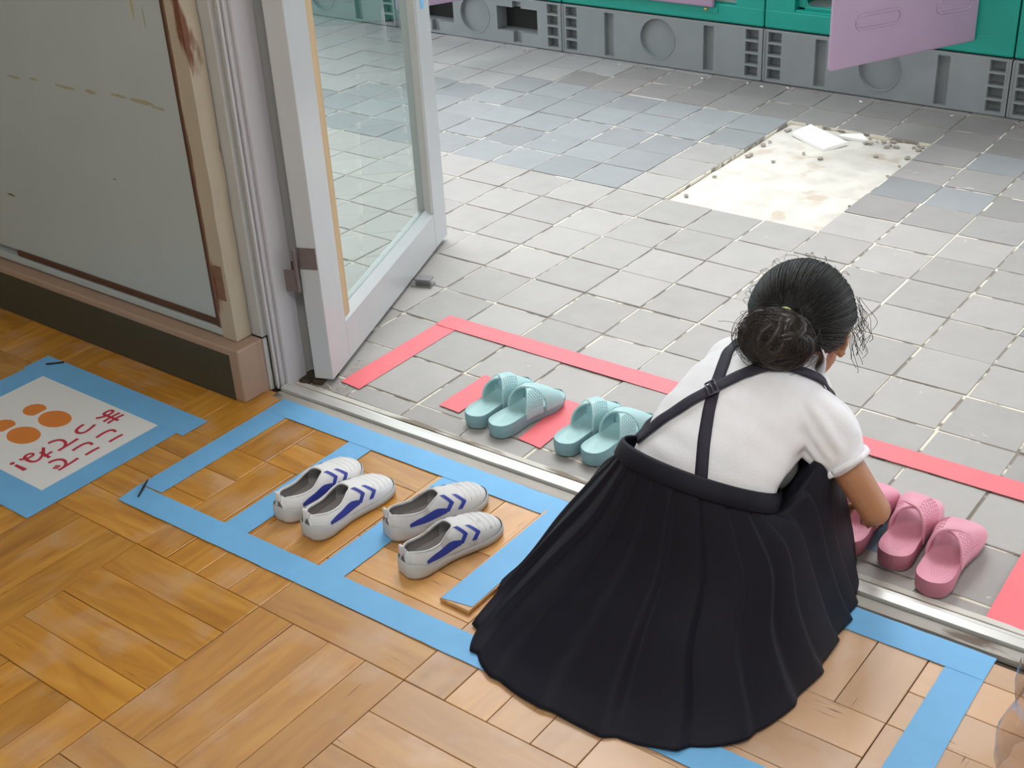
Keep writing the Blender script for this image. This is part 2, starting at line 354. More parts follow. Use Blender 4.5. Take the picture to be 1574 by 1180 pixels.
# pieces lying in the hole
def slab(name, pts, z, th, m, label, cat, tilt=0, group=None, parent=None):
    cx = sum(p[0] for p in pts)/len(pts); cy = sum(p[1] for p in pts)/len(pts)
    o = prism(name, [(p[0]-cx, p[1]-cy) for p in pts], 0, th, m, parent, .0008); o.location = (cx, cy, z); o.rotation_euler = (tilt, 0, 0); tag(o, label, cat, group); return o
slab('broken_tile', [(.205, 1.70), (.345, 1.62), (.385, 1.70), (.225, 1.785)], -.0095, .011, 'broken_white', 'large white broken tile piece lying in the bare cement patch', 'tile piece', R(3))
slab('broken_tile', [(.335, 1.745), (.43, 1.745), (.395, 1.785), (.345, 1.765)], -.0095, .010, 'broken_white', 'small wedge of broken tile behind the white piece', 'tile piece', R(5))
for k in range(34):
    if k < 17: x = .42+random.random()*.19; y = 1.765+random.uniform(-.03, .02)
    elif k < 26: x = .165+random.random()*.02; y = random.uniform(1.1, 1.78)
    elif k < 30: x = .59+random.uniform(-.015, .0); y = random.uniform(1.2, 1.7)
    else: x = random.uniform(.2, .55); y = random.uniform(1.45, 1.7)
    r = random.uniform(.003, .0085)
    bm = bmesh.new(); bmesh.ops.create_icosphere(bm, subdivisions=1, radius=1)
    for v in bm.verts: v.co = Vector((v.co.x*r*1.5, v.co.y*r, v.co.z*r*.6))*(1+.35*noise.noise(v.co*2+Vector((k, 0, 0))))
    o = frombm('mortar_crumb', bm, 'rubble'); o.location = (x, y, -.009+r*.3); o.rotation_euler = (0, 0, random.random()*3)
    tag(o, 'crumb of loose mortar on or at the edge of the bare cement patch', 'rubble', 'mortar crumbs in the bare patch')
for k in range(26):     # chips along the foot of the lockers
    x = random.uniform(-1.2, 1.0); y = 2.085+random.uniform(-.03, .01); r = random.uniform(.002, .005)
    bm = bmesh.new(); bmesh.ops.create_icosphere(bm, subdivisions=1, radius=1)
    for v in bm.verts: v.co = Vector((v.co.x*r*2, v.co.y*r, v.co.z*r*.5))
    o = frombm('mortar_chip', bm, 'broken_white' if k % 3 == 0 else 'rubble'); o.location = (x, y, .0015+r*.3); o.rotation_euler = (0, 0, random.random()*3)
    tag(o, 'small chip of mortar along the foot of the grey locker bases', 'rubble', 'chips along the locker bases')

# ground beyond and facade of the building the camera stands in
g = box('ground', (-12, -9, -.12), (12, 14, -.062), 'asphalt'); tag(g, kind='structure')

# ================================================================== INSIDE FLOOR
XL, YL, SQ, PL_ = .198, -.472, .3075, .3075/4
fl = box('floor', (-1.9, -4.6, -.05), (3.4, -.262, -.0045), 'subfloor'); tag(fl, kind='structure')
def plank_mesh():
    bm = bmesh.new(); bx(bm, (-PL_/2+.0006, -SQ/2+.0009, -.012), (PL_/2-.0006, SQ/2-.0009, 0), .0011, 2); me = bpy.data.meshes.new('plank'); bm.to_mesh(me); bm.free(); me.materials.append(M['wood']); return me
pm = plank_mesh(); cand = []
for a in range(-7, 11):
    for b_ in range(-13, 2):
        along_x = (a+b_) % 2 == 0
        for k in range(4):
            if along_x: x = XL+(a+.5)*SQ; y = YL-SQ+ (b_+1)*SQ+(k+.5)*PL_; rz = math.pi/2
            else: x = XL+a*SQ+(k+.5)*PL_; y = YL+(b_+.5)*SQ; rz = 0
            ylen = PL_ if along_x else SQ
            if y-ylen/2 > -.285 or x < -1.85 or x > 3.3 or y < -4.5: continue
            vis = in_view((x, y, 0), .25)
            cand.append((0 if vis else 1, (Vector((x, y, 0))-CAM).length, x, y, rz, ylen))
cand.sort(); rest = bmesh.new(); npl = 0
for vis, d, x, y, rz, ylen in cand:
    top = y+ylen/2
    if npl < 300 and vis == 0:
        if top > -.272:
            L_ = -.272-(y-ylen/2)
            bm = bmesh.new()
            if rz: bx(bm, (-L_/2+.0006, -SQ/2+.0009, -.012), (L_/2-.0006, SQ/2-.0009, 0), .0011, 2)
            else: bx(bm, (-PL_/2+.0006, -L_/2+.0006, -.012), (PL_/2-.0006, L_/2-.0006, 0), .0011, 2)
            me = bpy.data.meshes.new('plank'); bm.to_mesh(me); bm.free(); me.materials.append(M['wood']); y = y-ylen/2+L_/2
        else: me = pm
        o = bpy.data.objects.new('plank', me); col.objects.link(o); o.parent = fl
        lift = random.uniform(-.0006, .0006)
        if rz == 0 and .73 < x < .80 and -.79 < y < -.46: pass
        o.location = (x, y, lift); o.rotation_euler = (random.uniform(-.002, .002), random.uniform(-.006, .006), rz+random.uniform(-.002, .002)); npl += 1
    else:
        top = min(top, -.272); y0_ = y-ylen/2; wx = SQ/2 if rz else PL_/2
        bx(rest, (x-wx+.0006, y0_+.0006, -.012), (x+wx-.0006, top-.0006, 0))
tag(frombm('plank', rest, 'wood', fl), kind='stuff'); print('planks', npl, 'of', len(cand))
# one short loose floorboard lies proud of the others under the end of the tape
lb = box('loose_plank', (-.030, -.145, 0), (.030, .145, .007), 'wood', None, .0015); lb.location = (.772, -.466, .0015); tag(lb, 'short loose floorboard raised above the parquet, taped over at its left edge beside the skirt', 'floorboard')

# ================================================================== ROOM SHELL
def st(name, lo, hi, m, bev=0):
    o = box(name, lo, hi, m, None, bev); tag(o, kind='structure'); return o
st('wall_front', (-1.9, -.285, 0), (-.10, -.12, 2.75), 'wall_paint')
st('wall_front_right', (2.15, -.285, 0), (3.4, -.12, 2.75), 'wall_paint')
st('wall_front_top', (-.10, -.285, 2.1), (2.15, -.12, 2.75), 'wall_paint')
st('wall_left', (-2.0, -4.6, -.05), (-1.9, -.12, 2.75), 'wall_paint')
st('wall_right', (3.4, -4.6, -.05), (3.5, -.12, 2.75), 'wall_paint')
bw = empty('wall_back', (0, 0, 0)); tag(bw, kind='structure')
box('wall_panel', (-2, -4.7, -.05), (3.5, -4.6, .9), 'wall_paint', bw); box('wall_panel', (-2, -4.7, 2.2), (3.5, -4.6, 2.75), 'wall_paint', bw)
box('wall_panel', (-2, -4.7, .9), (-1.2, -4.6, 2.2), 'wall_paint', bw); box('wall_panel', (2.7, -4.7, .9), (3.5, -4.6, 2.2), 'wall_paint', bw)
win = empty('window_1', (0, 0, 0)); tag(win, kind='structure')
for x in (-1.2, .06, 1.35, 2.64): box('window_frame', (x, -4.68, .9), (x+.06, -4.62, 2.2), 'jamb_grey', win)
box('pane', (-1.14, -4.655, .9), (2.64, -4.65, 2.2), 'door_glass', win)
st('added_eave', (-2, -.12, 2.35), (3.5, .35, 2.45), 'facade')  # unseen overhang, added to darken the tiles next to the door
st('added_shade_roof', (.85, .36, 2.2), (3.5, 3.1, 2.24), 'facade')  # roof added out of view to shade the right side of the paving
st('ceiling', (-2, -4.7, 2.75), (3.5, -.12, 2.85), 'ceiling_paint')

# kerb under the board
kb = empty('kerb', (0, 0, 0)); tag(kb, 'long low beige step below the white board, dark olive front, beige end by the door jamb', 'step')
box('core', (-1.88, -.340, 0), (0, -.284, .12), 'kerb_beige', kb, .004)
box('end_block', (-.098, -.286, 0), (-.0005, -.272, .12), 'kerb_beige', kb, .001)
o = box('front_panel', (-1.88, -.3425, .001), (-.028, -.3385, .104), 'kerb_olive', kb, .0008); o['label'] = 'dark olive painted front face'

# board on the wall
bd = empty('wall_board', (-.9, -.30, .13)); tag(bd, 'large dull white board in a dark brown frame with peeling cream stile, left of the door', 'board')
def bpart(n, lo, hi, m, bev=.001): 
    o = box(n, Vector(lo)-bd.location, Vector(hi)-bd.location, m, bd, bev); return o
bpart('panel', (-1.86, -.3045, .156), (-.088, -.2851, 1.85), 'board_white')
p = bpart('frame_strip', (-.088, -.309, .140), (-.070, -.2851, 1.85), 'board_brown')
bpart('frame_strip', (-.775, -.309, .144), (-.088, -.2851, .157), 'board_brown')
o = bpart('bottom_rail', (-1.86, -.311, .124), (-.070, -.2851, .141), 'board_white'); 
# cream stile with peeling wavy edge
bm = bmesh.new(); N = 90; vf = []
for k in range(N+1):
    z = .122+(1.85-.122)*k/N; e1 = -.070+.0045*noise.noise(Vector((z*9, 3, 0)))+.002*noise.noise(Vector((z*40, 1, 0))); e2 = -.030+.003*noise.noise(Vector((z*12, 9, 0)))
    vf.append([bm.verts.new(Vector(c)-bd.location) for c in ((e1, -.2851, z), (e1, -.312, z), (e2, -.312, z), (e2, -.272, z))])
for a, b_ in zip(vf, vf[1:]):
    for k in range(3): bm.faces.new((a[k], a[k+1], b_[k+1], b_[k]))
bm.faces.new(vf[0]); bm.faces.new(vf[-1][::-1])
o = frombm('stile', bm, 'cream_paint', bd); o['label'] = 'peeling cream painted stile'
bpart('backing_stile', (-.078, -.3105, .124), (-.040, -.2851, 1.85), 'rust')
o = bpart('latch_plate', (-.062, -.3135, .21), (-.040, -.311, .285), 'rust'); o['label'] = 'rusty bare patch where a plate was'
# old tape marks on the board
for (x, z, wd, hd, c) in ((-.62, .585, .055, .006, 'stain'), (-.55, .590, .03, .005, 'stain'), (-.44, .588, .07, .007, 'stain'), (-.36, .59, .035, .008, 'stain'), (-.27, .595, .05, .006, 'stain'),
                          (-.20, .593, .07, .009, 'stain'), (-.155, .588, .04, .006, 'stain'), (-.175, .775, .007, .045, 'stain_yellow'), (-.145, .76, .004, .04, 'stain'), (-.80, .30, .018, .006, 'stain_dark'), (-.745, .298, .028, .007, 'stain_dark'),
                          (-.90, .49, .012, .004, 'stain_dark'), (-.83, .495, .018, .003, 'stain_dark'), (-.34, .41, .010, .003, 'stain_dark')):
    ps = [(math.cos(t)*wd/2*(1+.3*noise.noise(Vector((x*50+t, z, 0)))), math.sin(t)*hd/2*(1+.5*noise.noise(Vector((x*50+t*2, z, 3))))) for t in [k*math.pi/8 for k in range(16)]]
    o = mesh('tape_mark', [Vector((x+a, -.3050, z+b_+a*-.02))-bd.location for a, b_ in ps], [tuple(range(16))], c, bd)

# door jamb: stepped moulding
jb = empty('door_jamb', (0, -.2, 0)); tag(jb, kind='structure')
def jp(n, lo, hi, m, bev=.002):
    return box(n, (lo[0], lo[1]+.2, lo[2]), (hi[0], hi[1]+.2, hi[2]), m, jb, bev)
jp('casing', (-.10, -.270, .1205), (-.0005, -.12, 2.1), 'jamb_grey')
jp('casing_foot', (-.0010, -.272, 0), (.0030, -.262, .119), 'jamb_grey', .0005)
jp('moulding', (-.0005, -.257, 0), (.0095, -.12, 2.1), 'jamb_grey', .0015)
jp('moulding', (.0095, -.261, 0), (.0135, -.255, 2.1), 'jamb_lilac', .0015)
jp('moulding', (.0095, -.252, 0), (.0180, -.12, 2.1), 'jamb_lilac', .0015)
jp('door_stop', (.0180, -.243, 0), (.0285, -.190, 2.1), 'jamb_lilac', .003)
jp('reveal', (.0180, -.1905, 0), (.0215, -.160, 2.1), 'jamb_grey', .0005)
jp('bare_edge', (.0180, -.1605, 0), (.0235, -.150, 2.1), 'bare_wood', .0005)
jp('jamb_back', (-.10, -.150, 0), (.0180, -.122, 2.1), 'jamb_grey')
o = jp('hinge_patch', (.0213, -.190, .215), (.0222, -.166, .262), 'rust', 0)
hd_ = empty('door_head', (0, 0, 0)); tag(hd_, kind='structure'); box('head_rail', (0, -.25, 2.04), (2.15, -.13, 2.1), 'jamb_grey', hd_)

# ================================================================== GLASS DOOR
door = empty('glass_door', (.101, -.185, 0), math.atan2(.929, -.369)); tag(door, 'white framed glass door standing open outward against the paving', 'door')
W_, TH = .775, .042
box('stile', (0, 0, .012), (.095, TH, 1.95), 'door_white', door, .002); box('stile', (.685, 0, .012), (W_, TH, 1.95), 'door_white', door, .002)
box('bottom_rail', (.0955, .0005, .012), (.6845, TH-.0005, .100), 'door_white', door, .001); box('top_rail', (.0955, .0005, 1.86), (.6845, TH-.0005, 1.95), 'door_white', door, .001)
o = box('glazing_bead', (.0955, .003, .108), (.128, .016, 1.85), 'bare_wood', door, .001); o['label'] = 'unpainted wooden glazing bead'
box('glazing_bead', (.676, .002, .108), (.6845, .020, 1.85), 'jamb_grey', door, .001)
bm = bmesh.new(); vs = [bm.verts.new(c) for c in ((.0955, .000, .1005), (.6845, .000, .1005), (.6845, .018, .118), (.0955, .018, .118), (.0955, .018, .1005), (.6845, .018, .1005))]
for f in ((0, 1, 2, 3), (4, 3, 2, 5), (0, 4, 5, 1), (0, 3, 4), (1, 5, 2)): bm.faces.new([vs[k] for k in f])
frombm('bottom_bead', bm, 'door_white', door)
box('bottom_bead', (.0955, .024, .1005), (.6845, .040, .112), 'door_white', door, .001)
box('pane', (.098, .0195, .103), (.684, .0235, 1.857), 'door_glass', door)
hg = box('hinge', (-.0022, .002, .262), (-.0002, .041, .308), 'hinge_metal', door, .0005)
bm = bmesh.new(); rcone(bm, (-.010, .044, .218), (-.010, .044, .306), .0045, .0045); frombm('knuckle', bm, 'hinge_metal', hg, True)
hl = box('hinge_leaf', (-.010, .0445, .215), (-.0085, .072, .262), 'hinge_metal', hg)
o = mesh('tape_scrap', [(.715, -.0006, .600), (.735, -.0006, .598), (.738, -.0006, .635), (.712, -.0006, .64)], [(0, 1, 2, 3)], 'blue_tape', door); o['label'] = 'scrap of blue tape'
bm = bmesh.new(); bx(bm, (-.020, -.012, 0), (.020, .012, .003)); bx(bm, (-.014, -.003, .003), (.014, .003, .014)); bx(bm, (-.012, -.010, .012), (.018, .010, .016), .001)
o = frombm('door_holder', bm, 'steel'); o.location = (-.056, .285, .001); o.rotation_euler = (0, 0, R(20)); o.scale = (1.3, 1.3, 1.3); tag(o, 'small metal door catch on the tiles beside the foot of the glass door', 'door catch')

# dirt and moss in the corner behind the hinge
bm = bmesh.new(); 
for k in range(26):
    r = random.uniform(.006, .016); ell(bm, (.045+random.uniform(-.018, .03), -.168+random.uniform(-.038, .03), .002), (r, r, r*.4), None, 8)
o = frombm('soil', bm, 'soil', None, True); tag(o, 'dark soil heaped in the corner between door jamb and door', 'dirt', kind='stuff')
bm = bmesh.new()
for k in range(40):
    r = random.uniform(.002, .005); ell(bm, (.030+random.uniform(-.004, .008), -.150+random.uniform(-.006, .006), .01+random.random()**1.5*.22), (r, r, r*1.6), None, 6)
o = frombm('moss', bm, 'moss', None, True); tag(o, 'green moss growing up the gap behind the door hinge', 'moss', kind='stuff')
for k, (x, y, a, l) in enumerate([(.075, -.085, .3, .03), (.090, -.125, 1.0, .022), (.083, -.10, .2, .022), (.093, -.150, 1.3, .02), (.085, -.195, -.4, .03), (.12, -.198, .5, .026), (.138, -.190, 2.0, .014), (.105, -.180, -.3, .02), (.09, -.205, .1, .022)]):
    pts = [(x+math.cos(a)*l*t, y+math.sin(a)*l*t, .0025+.006*math.sin(t*3)) for t in (0, .3, .6, 1)]
    o = tubes('straw_stalk', [(pts, .0007)], 'straw'); tag(o, 'tiny dry stalk lying by the foot of the glass door', 'dry stalk', 'dry stalks by the door foot')

# ================================================================== SILL
sl = empty('door_sill', (0, 0, 0)); tag(sl, kind='structure')
mat('sill_worn', (.62, .60, .55), .45, .1, 30, .4, c2=(.20, .16, .12), thr=.60, stretch=(.25, 1, 1))
def sy(x, off): return -.245+.024*x+off
def sstrip(n, o0, o1, z0, z1, m, tilt=0):
    V = []; F = []; N = 40; xa, xb = .022, 2.15
    for k in range(N+1):
        x = xa+(xb-xa)*k/N; w1 = .0008*noise.noise(Vector((x*14, o0*50, 0)))
        V += [(x, sy(x, o0)+w1, -.01), (x, sy(x, o0)+w1, z0+w1), (x, sy(x, o1), z1+w1), (x, sy(x, o1), -.01)]
    for k in range(N):
        a = 4*k; F += [(a, a+4, a+5, a+1), (a+1, a+5, a+6, a+2), (a+2, a+6, a+7, a+3)]
    F += [(0, 1, 2, 3), (4*N+3, 4*N+2, 4*N+1, 4*N)]
    return mesh(n, V, F, m, sl)
sstrip('outer_ledge', .016, .030, .0035, .002, 'sill_worn'); sstrip('groove', .004, .0165, .0015, .0015, 'sill_dirty')
sstrip('rail', -.0175, -.0015, .007, .009, 'sill_alu'); sstrip('rail', -.0005, .006, .0085, .0085, 'sill_alu')
sstrip('dirt_strip', -.044, -.0215, .0005, .001, 'sill_dirty')

# ================================================================== TAPES
def tape(pts, z, m, label, cat='tape', nm='tape_strip', sub=24, group=None, w1=.0004):
    """pts: quad a-b (one long edge), c-d (the other, same direction)"""
    a, b_, c, d = [Vector((p[0], p[1], 0)) for p in pts]; V = []; F = []
    L_ = (b_-a).length; n = max(4, int(L_/.012)); 
    o0 = (a+b_+c+d)/4
    for k in range(n+1):
        t = k/n; e1 = a.lerp(b_, t); e2 = c.lerp(d, t); dd = (e2-e1).normalized()
        e1 = e1+dd*w1*2*noise.noise(Vector((t*n*.5, a.x*9, 0))); e2 = e2+dd*w1*2*noise.noise(Vector((t*n*.5, a.x*9, 7)))
        for s in range(4):
            p = e1.lerp(e2, s/3); p.z = z+.0004*noise.noise(Vector((p.x*40, p.y*40, z*1000))); V.append(p-Vector((o0.x, o0.y, 0)))
    for k in range(n):
        for s in range(3): i = k*4+s; F.append((i, i+1, i+5, i+4))
    me = bpy.data.meshes.new(nm); me.from_pydata([tuple(v) for v in V], [], F); me.update()
    t = bpy.data.objects.new('tmp', me); col.objects.link(t); md = t.modifiers.new('s', 'SOLIDIFY'); md.thickness = .0004; me2 = evalmesh(t); bpy.data.objects.remove(t)
    o = link(nm, me2, m); o.location = (o0.x, o0.y, 0); tag(o, label, cat, group); return o
Z1, Z2, Z3 = .0016, .0022, .0028
tape([(.056, -.655), (.055, -.285), (.112, -.652), (.113, -.285)], Z1, 'blue_tape', 'blue tape strip at the left end of the indoor outline, nearest the sign')
tape([(.055, -.285), (1.508, -.262), (.055, -.338), (1.508, -.318)], Z2, 'blue_tape', 'long blue tape strip running beside the door sill')
tape([(.062, -.712), (1.60, -.69), (.056, -.658), (1.60, -.635)], Z2, 'blue_tape', 'longest near blue tape strip across the parquet, passing under the skirt hem')
tape([(.284, -.655), (.284, -.300), (.341, -.655), (.341, -.300)], Z1, 'blue_tape', 'short blue cross strip under the heels of the left white shoes')
tape([(.513, -.66), (.517, -.300), (.568, -.66), (.570, -.300)], Z1, 'blue_tape', 'short blue cross strip between the two pairs of white shoes')
tape([(1.463, -.95), (1.452, -.300), (1.525, -.95), (1.508, -.300)], Z1, 'blue_tape', 'blue tape strip at the right end of the outline, running to the bottom edge')
tape([(.745, -.610), (.748, -.318), (.800, -.600), (.800, -.318)], .0096, 'blue_tape', 'short blue strip with a frayed end on the raised floorboard beside the skirt')
tape([(.104, -.168), (.106, .187), (.160, -.172), (.161, .187)], .0020, 'red_tape', 'red tape strip nearest the glass door, left side of the outdoor outline')
tape([(.106, .138), (1.62, .152), (.106, .189), (1.62, .207)], .0028, 'red_tape', 'long red tape strip across the tiles in front of the sandals')
tape([(.343, -.134), (.345, .012), (.396, -.136), (.398, .012)], .0020, 'red_tape', 'short red strip left of the first teal sandals')
tape([(.554, -.151), (.548, .02), (.610, -.156), (.604, .02)], .0020, 'red_tape', 'short red strip between the two pairs of teal sandals')
tape([(1.462, -.188), (1.450, .16), (1.520, -.19), (1.508, .16)], .0020, 'red_tape', 'red tape strip at the right edge beyond the pink sandals')
tape([(1.215, -.118), (1.215, .03), (1.268, -.118), (1.268, .03)], .0018, 'blue_tape_dirty', 'dirty blue tape strip on the tiles left of the pink sandals')

# ================================================================== FLOOR SIGN
sg = empty('floor_sign', (-.274, -.632, .0010)); tag(sg, 'white paper floor sign with orange shoe prints and red writing, framed in blue tape', 'sign')
box('paper', (-.205, -.148, 0), (.205, .148, .0003), 'paper', sg)
for (lo, hi, z) in (((-.265, .135), (.262, .200), .0012), ((.188, -.205), (.243, .15), .0008), ((-.250, -.210), (.243, -.140), .0014), ((-.258, -.2), (-.195, .2), .0008)):
    o = box('border_tape', (lo[0], lo[1], z-.0006), (hi[0], hi[1], z), 'blue_tape', sg)
def print_shape(n, f, m, cx, cy):
    pts = f; return mesh(n, [(cx+x, cy+y, .0006) for x, y in pts], [tuple(range(len(pts)))], m, sg)
for cy in (.036, -.038):
    sole = [(.054+.046*math.cos(t)*(1 if math.cos(t) > 0 else .72), .0290*math.sin(t)*(1+.12*math.cos(t))) for t in [k*math.pi/20 for k in range(40)]]
    sole = [(max(x, .020), y) for x, y in sole]
    heel = [(-.008+.026*math.cos(t), .0225*math.sin(t)) for t in [k*math.pi/16 for k in range(32)]]
    heel = [(min(x, .012), y) for x, y in heel]
    print_shape('sole_print', sole, 'print_orange', -.076, cy); print_shape('heel_print', heel, 'print_orange', -.076, cy)
def txt(s, size, x, y):
    c = bpy.data.curves.new('t', 'FONT'); c.body = s; c.size = size; c.align_x = 'CENTER'; c.align_y = 'CENTER'; c.offset = size*.017; c.extrude = .0001; c.space_character = .95
    o = bpy.data.objects.new('t', c); col.objects.link(o); me = evalmesh(o); bpy.data.objects.remove(o)
    for v in me.vertices: v.co = Vector((v.co.y, -v.co.x, v.co.z))
    q = link('lettering', me, 'print_red', sg); q.location = (x, y, .0007); return q
txt('ここで', .058, .134, .000); txt('まってね！', .060, .072, -.012)

# ================================================================== LOCKERS
LY = 2.12; LW = .820
def lockers():
    out = []
    for u in range(-2, 3):
        x0 = -.936+LW*u+.002; x1 = x0+LW-.004
        lab = {-2: 'green locker on a grey base seen through the door glass', -1: 'green locker block behind the glass door, its base with a dark rectangular hole', 0: 'green locker block with closed lilac door above the round-marked grey base',
               1: 'green locker block with lilac door swung open, above the bare patch', 2: 'green locker block at the right edge of the frame'}[u]
        L0 = empty('locker', (x0, LY, 0)); tag(L0, lab, 'locker')
        w_ = x1-x0
        # base with recesses (boolean)
        bm = bmesh.new(); bx(bm, (0, 0, .002), (w_, .40, .178), .003, 2); me = bpy.data.meshes.new('b'); bm.to_mesh(me); bm.free()
        t = bpy.data.objects.new('tmp', me); col.objects.link(t)
        cb_ = bmesh.new()
        for cx in (.040, w_-.040):
            for k in range(4): bx(cb_, (cx-.024, -.01, .014+k*.041), (cx+.024, .034, .014+k*.041+.034))
        for cx in (.205, w_-.205):
            bx(cb_, (cx-.020, -.01, .012), (cx+.020, .022, .166))
        if u == -1:
            for cx in (.205, w_-.205): bx(cb_, (cx-.095, -.01, .052), (cx+.095, .10, .142))
        cc = bmesh.new(); cv = [[cc.verts.new((w_/2+.070*math.cos(k*math.pi/20), yy, .098+.070*math.sin(k*math.pi/20))) for k in range(40)] for yy in (-.03, .016)]
        cc.faces.new(cv[0]); cc.faces.new(cv[1][::-1])
        for k in range(40): cc.faces.new((cv[0][k], cv[1][k], cv[1][(k+1) % 40], cv[0][(k+1) % 40]))
        bmesh.ops.recalc_face_normals(cc, faces=cc.faces); m3_ = bpy.data.meshes.new('c2'); cc.to_mesh(m3_); cc.free(); tc2 = bpy.data.objects.new('tmpc2', m3_); col.objects.link(tc2)
        bmesh.ops.recalc_face_normals(cb_, faces=cb_.faces)
        mc = bpy.data.meshes.new('c'); cb_.to_mesh(mc); cb_.free(); tcut = bpy.data.objects.new('tmpc', mc); col.objects.link(tcut)
        md = t.modifiers.new('b', 'BOOLEAN'); md.operation = 'DIFFERENCE'; md.object = tcut; md.solver = 'EXACT'; md.use_self = (u == -1)
        md = t.modifiers.new('b2', 'BOOLEAN'); md.operation = 'DIFFERENCE'; md.object = tc2; md.solver = 'EXACT'
        me2 = evalmesh(t); bpy.data.objects.remove(tc2); bpy.data.objects.remove(t); bpy.data.objects.remove(tcut)
        base = link('base', me2, 'locker_grey', L0)
        if u == -1:
            for cx in (.205, w_-.205): box('dark_hole', (cx-.0945, .06, .0525), (cx+.0945, .099, .1415), 'locker_dark', base)
        # rounded rib on the circle rim
        ring = [(w_/2+.0710*math.cos(a), -.0003, .098+.0710*math.sin(a)) for a in [k*2*math.pi/40 for k in range(41)]]
        tubes('rim', [(ring, .0014)], 'locker_grey', base, 6)
        for sx in (0.0, w_-.006): box('corner_post', (sx, -.003, .006), (sx+.006, .0, .176), 'locker_grey', base, .001)
        # green body: frame around an opening
        bz0, bz1 = .183, 1.02
        body = bmesh.new()
        if u in (-1, 1, 2, -2): ox0, ox1, oz0, oz1 = .105, w_-.125, .245, .56
        else: ox0, ox1, oz0, oz1 = .105, w_-.105, .245, .56
        bx(body, (0, 0, bz0), (w_, .42, oz0), .006); bx(body, (0, 0, oz1), (w_, .42, bz1), .006)
        bx(body, (.0005, .0008, bz0+.006), (ox0, .42, bz1-.006), .003); bx(body, (ox1, .0008, bz0+.006), (w_-.0005, .42, bz1-.006), .003)
        b0 = frombm('body', body, 'locker_green', L0)
        if u in (1, 2):   # inner frame with rounded corners set back
            fr = bmesh.new(); bx(fr, (ox0-.002, .022, oz0-.002), (ox1+.002, .035, oz0+.018), .006); bx(fr, (ox0-.002, .022, oz0), (ox0+.030, .035, oz1), .006); bx(fr, (ox1-.03, .022, oz0), (ox1+.002, .035, oz1), .006)
            bx(fr, (ox0-.01, .004, oz0-.004), (ox1+.01, .03, oz0+.006), .005)
            for (cx, s) in ((ox0+.03, 1), (ox1-.03, -1)):
                v = [fr.verts.new((cx, .022, oz0+.018)), fr.verts.new((cx+s*.02, .022, oz0+.018)), fr.verts.new((cx+s*.006, .022, oz0+.024)), fr.verts.new((cx, .022, oz0+.038))]; fr.faces.new(v)
            frombm('inner_frame', fr, 'locker_green', L0)
        box('inside', (ox0, .38, oz0), (ox1, .40, oz1), 'locker_inside', L0); box('inside', (ox0, .03, oz0-.004), (ox1, .38, oz0+.006), 'locker_inside', L0)
        # door
        dw, dh = .540, .33
        if u == 0:
            dl, da = (ox0+.01, -.020, .232), 0; D = empty('door', dl); D.parent = L0; dw = .52
        elif u in (-1, 1):
            D = empty('door', (w_-.122, -.004, .222), math.atan2(1.62-2.1, .352-.593)); D.parent = L0
        else:
            D = empty('door', (ox1-.005, -.020, .232), math.pi); D.parent = L0
        if u in (0,): pb = box('panel', (0, 0, 0), (dw, .020, dh), 'locker_purple', D, .008, True, 3)
        elif u in (-1, 1): pb = box('panel', (0, -.010, 0), (dw, .010, dh), 'locker_purple', D, .009, True, 3)
        else: pb = box('panel', (0, -.02, 0), (dw, .0, dh), 'locker_purple', D, .008, True, 3)
        if u in (-1, 1):  # pill shaped grip ridge, both faces
            for cx, lw in ((dw-.16, .06), (.10, .045)):
                for sy_ in (.011,):
                    pp = []
                    for k in range(33):
                        a = k*2*math.pi/32; pp.append((cx+(lw if math.cos(a) > 0 else -lw)+.020*math.cos(a), sy_, .125+.020*math.sin(a)))
                    tubes('grip_ridge', [(pp, .0035)], 'locker_purple', D, 8)
        if u == 0:
            for cx in (.18, .60):
                bm = bmesh.new(); ell(bm, (cx, -.003, .222), (.007, .004, .007), None, 12); frombm('screw', bm, 'brass', L0, True)
                box('catch', (cx-.045, -.0025, .212), (cx+.045, .0, .232), 'locker_green', L0, .001)
        out.append(L0)
lockers()

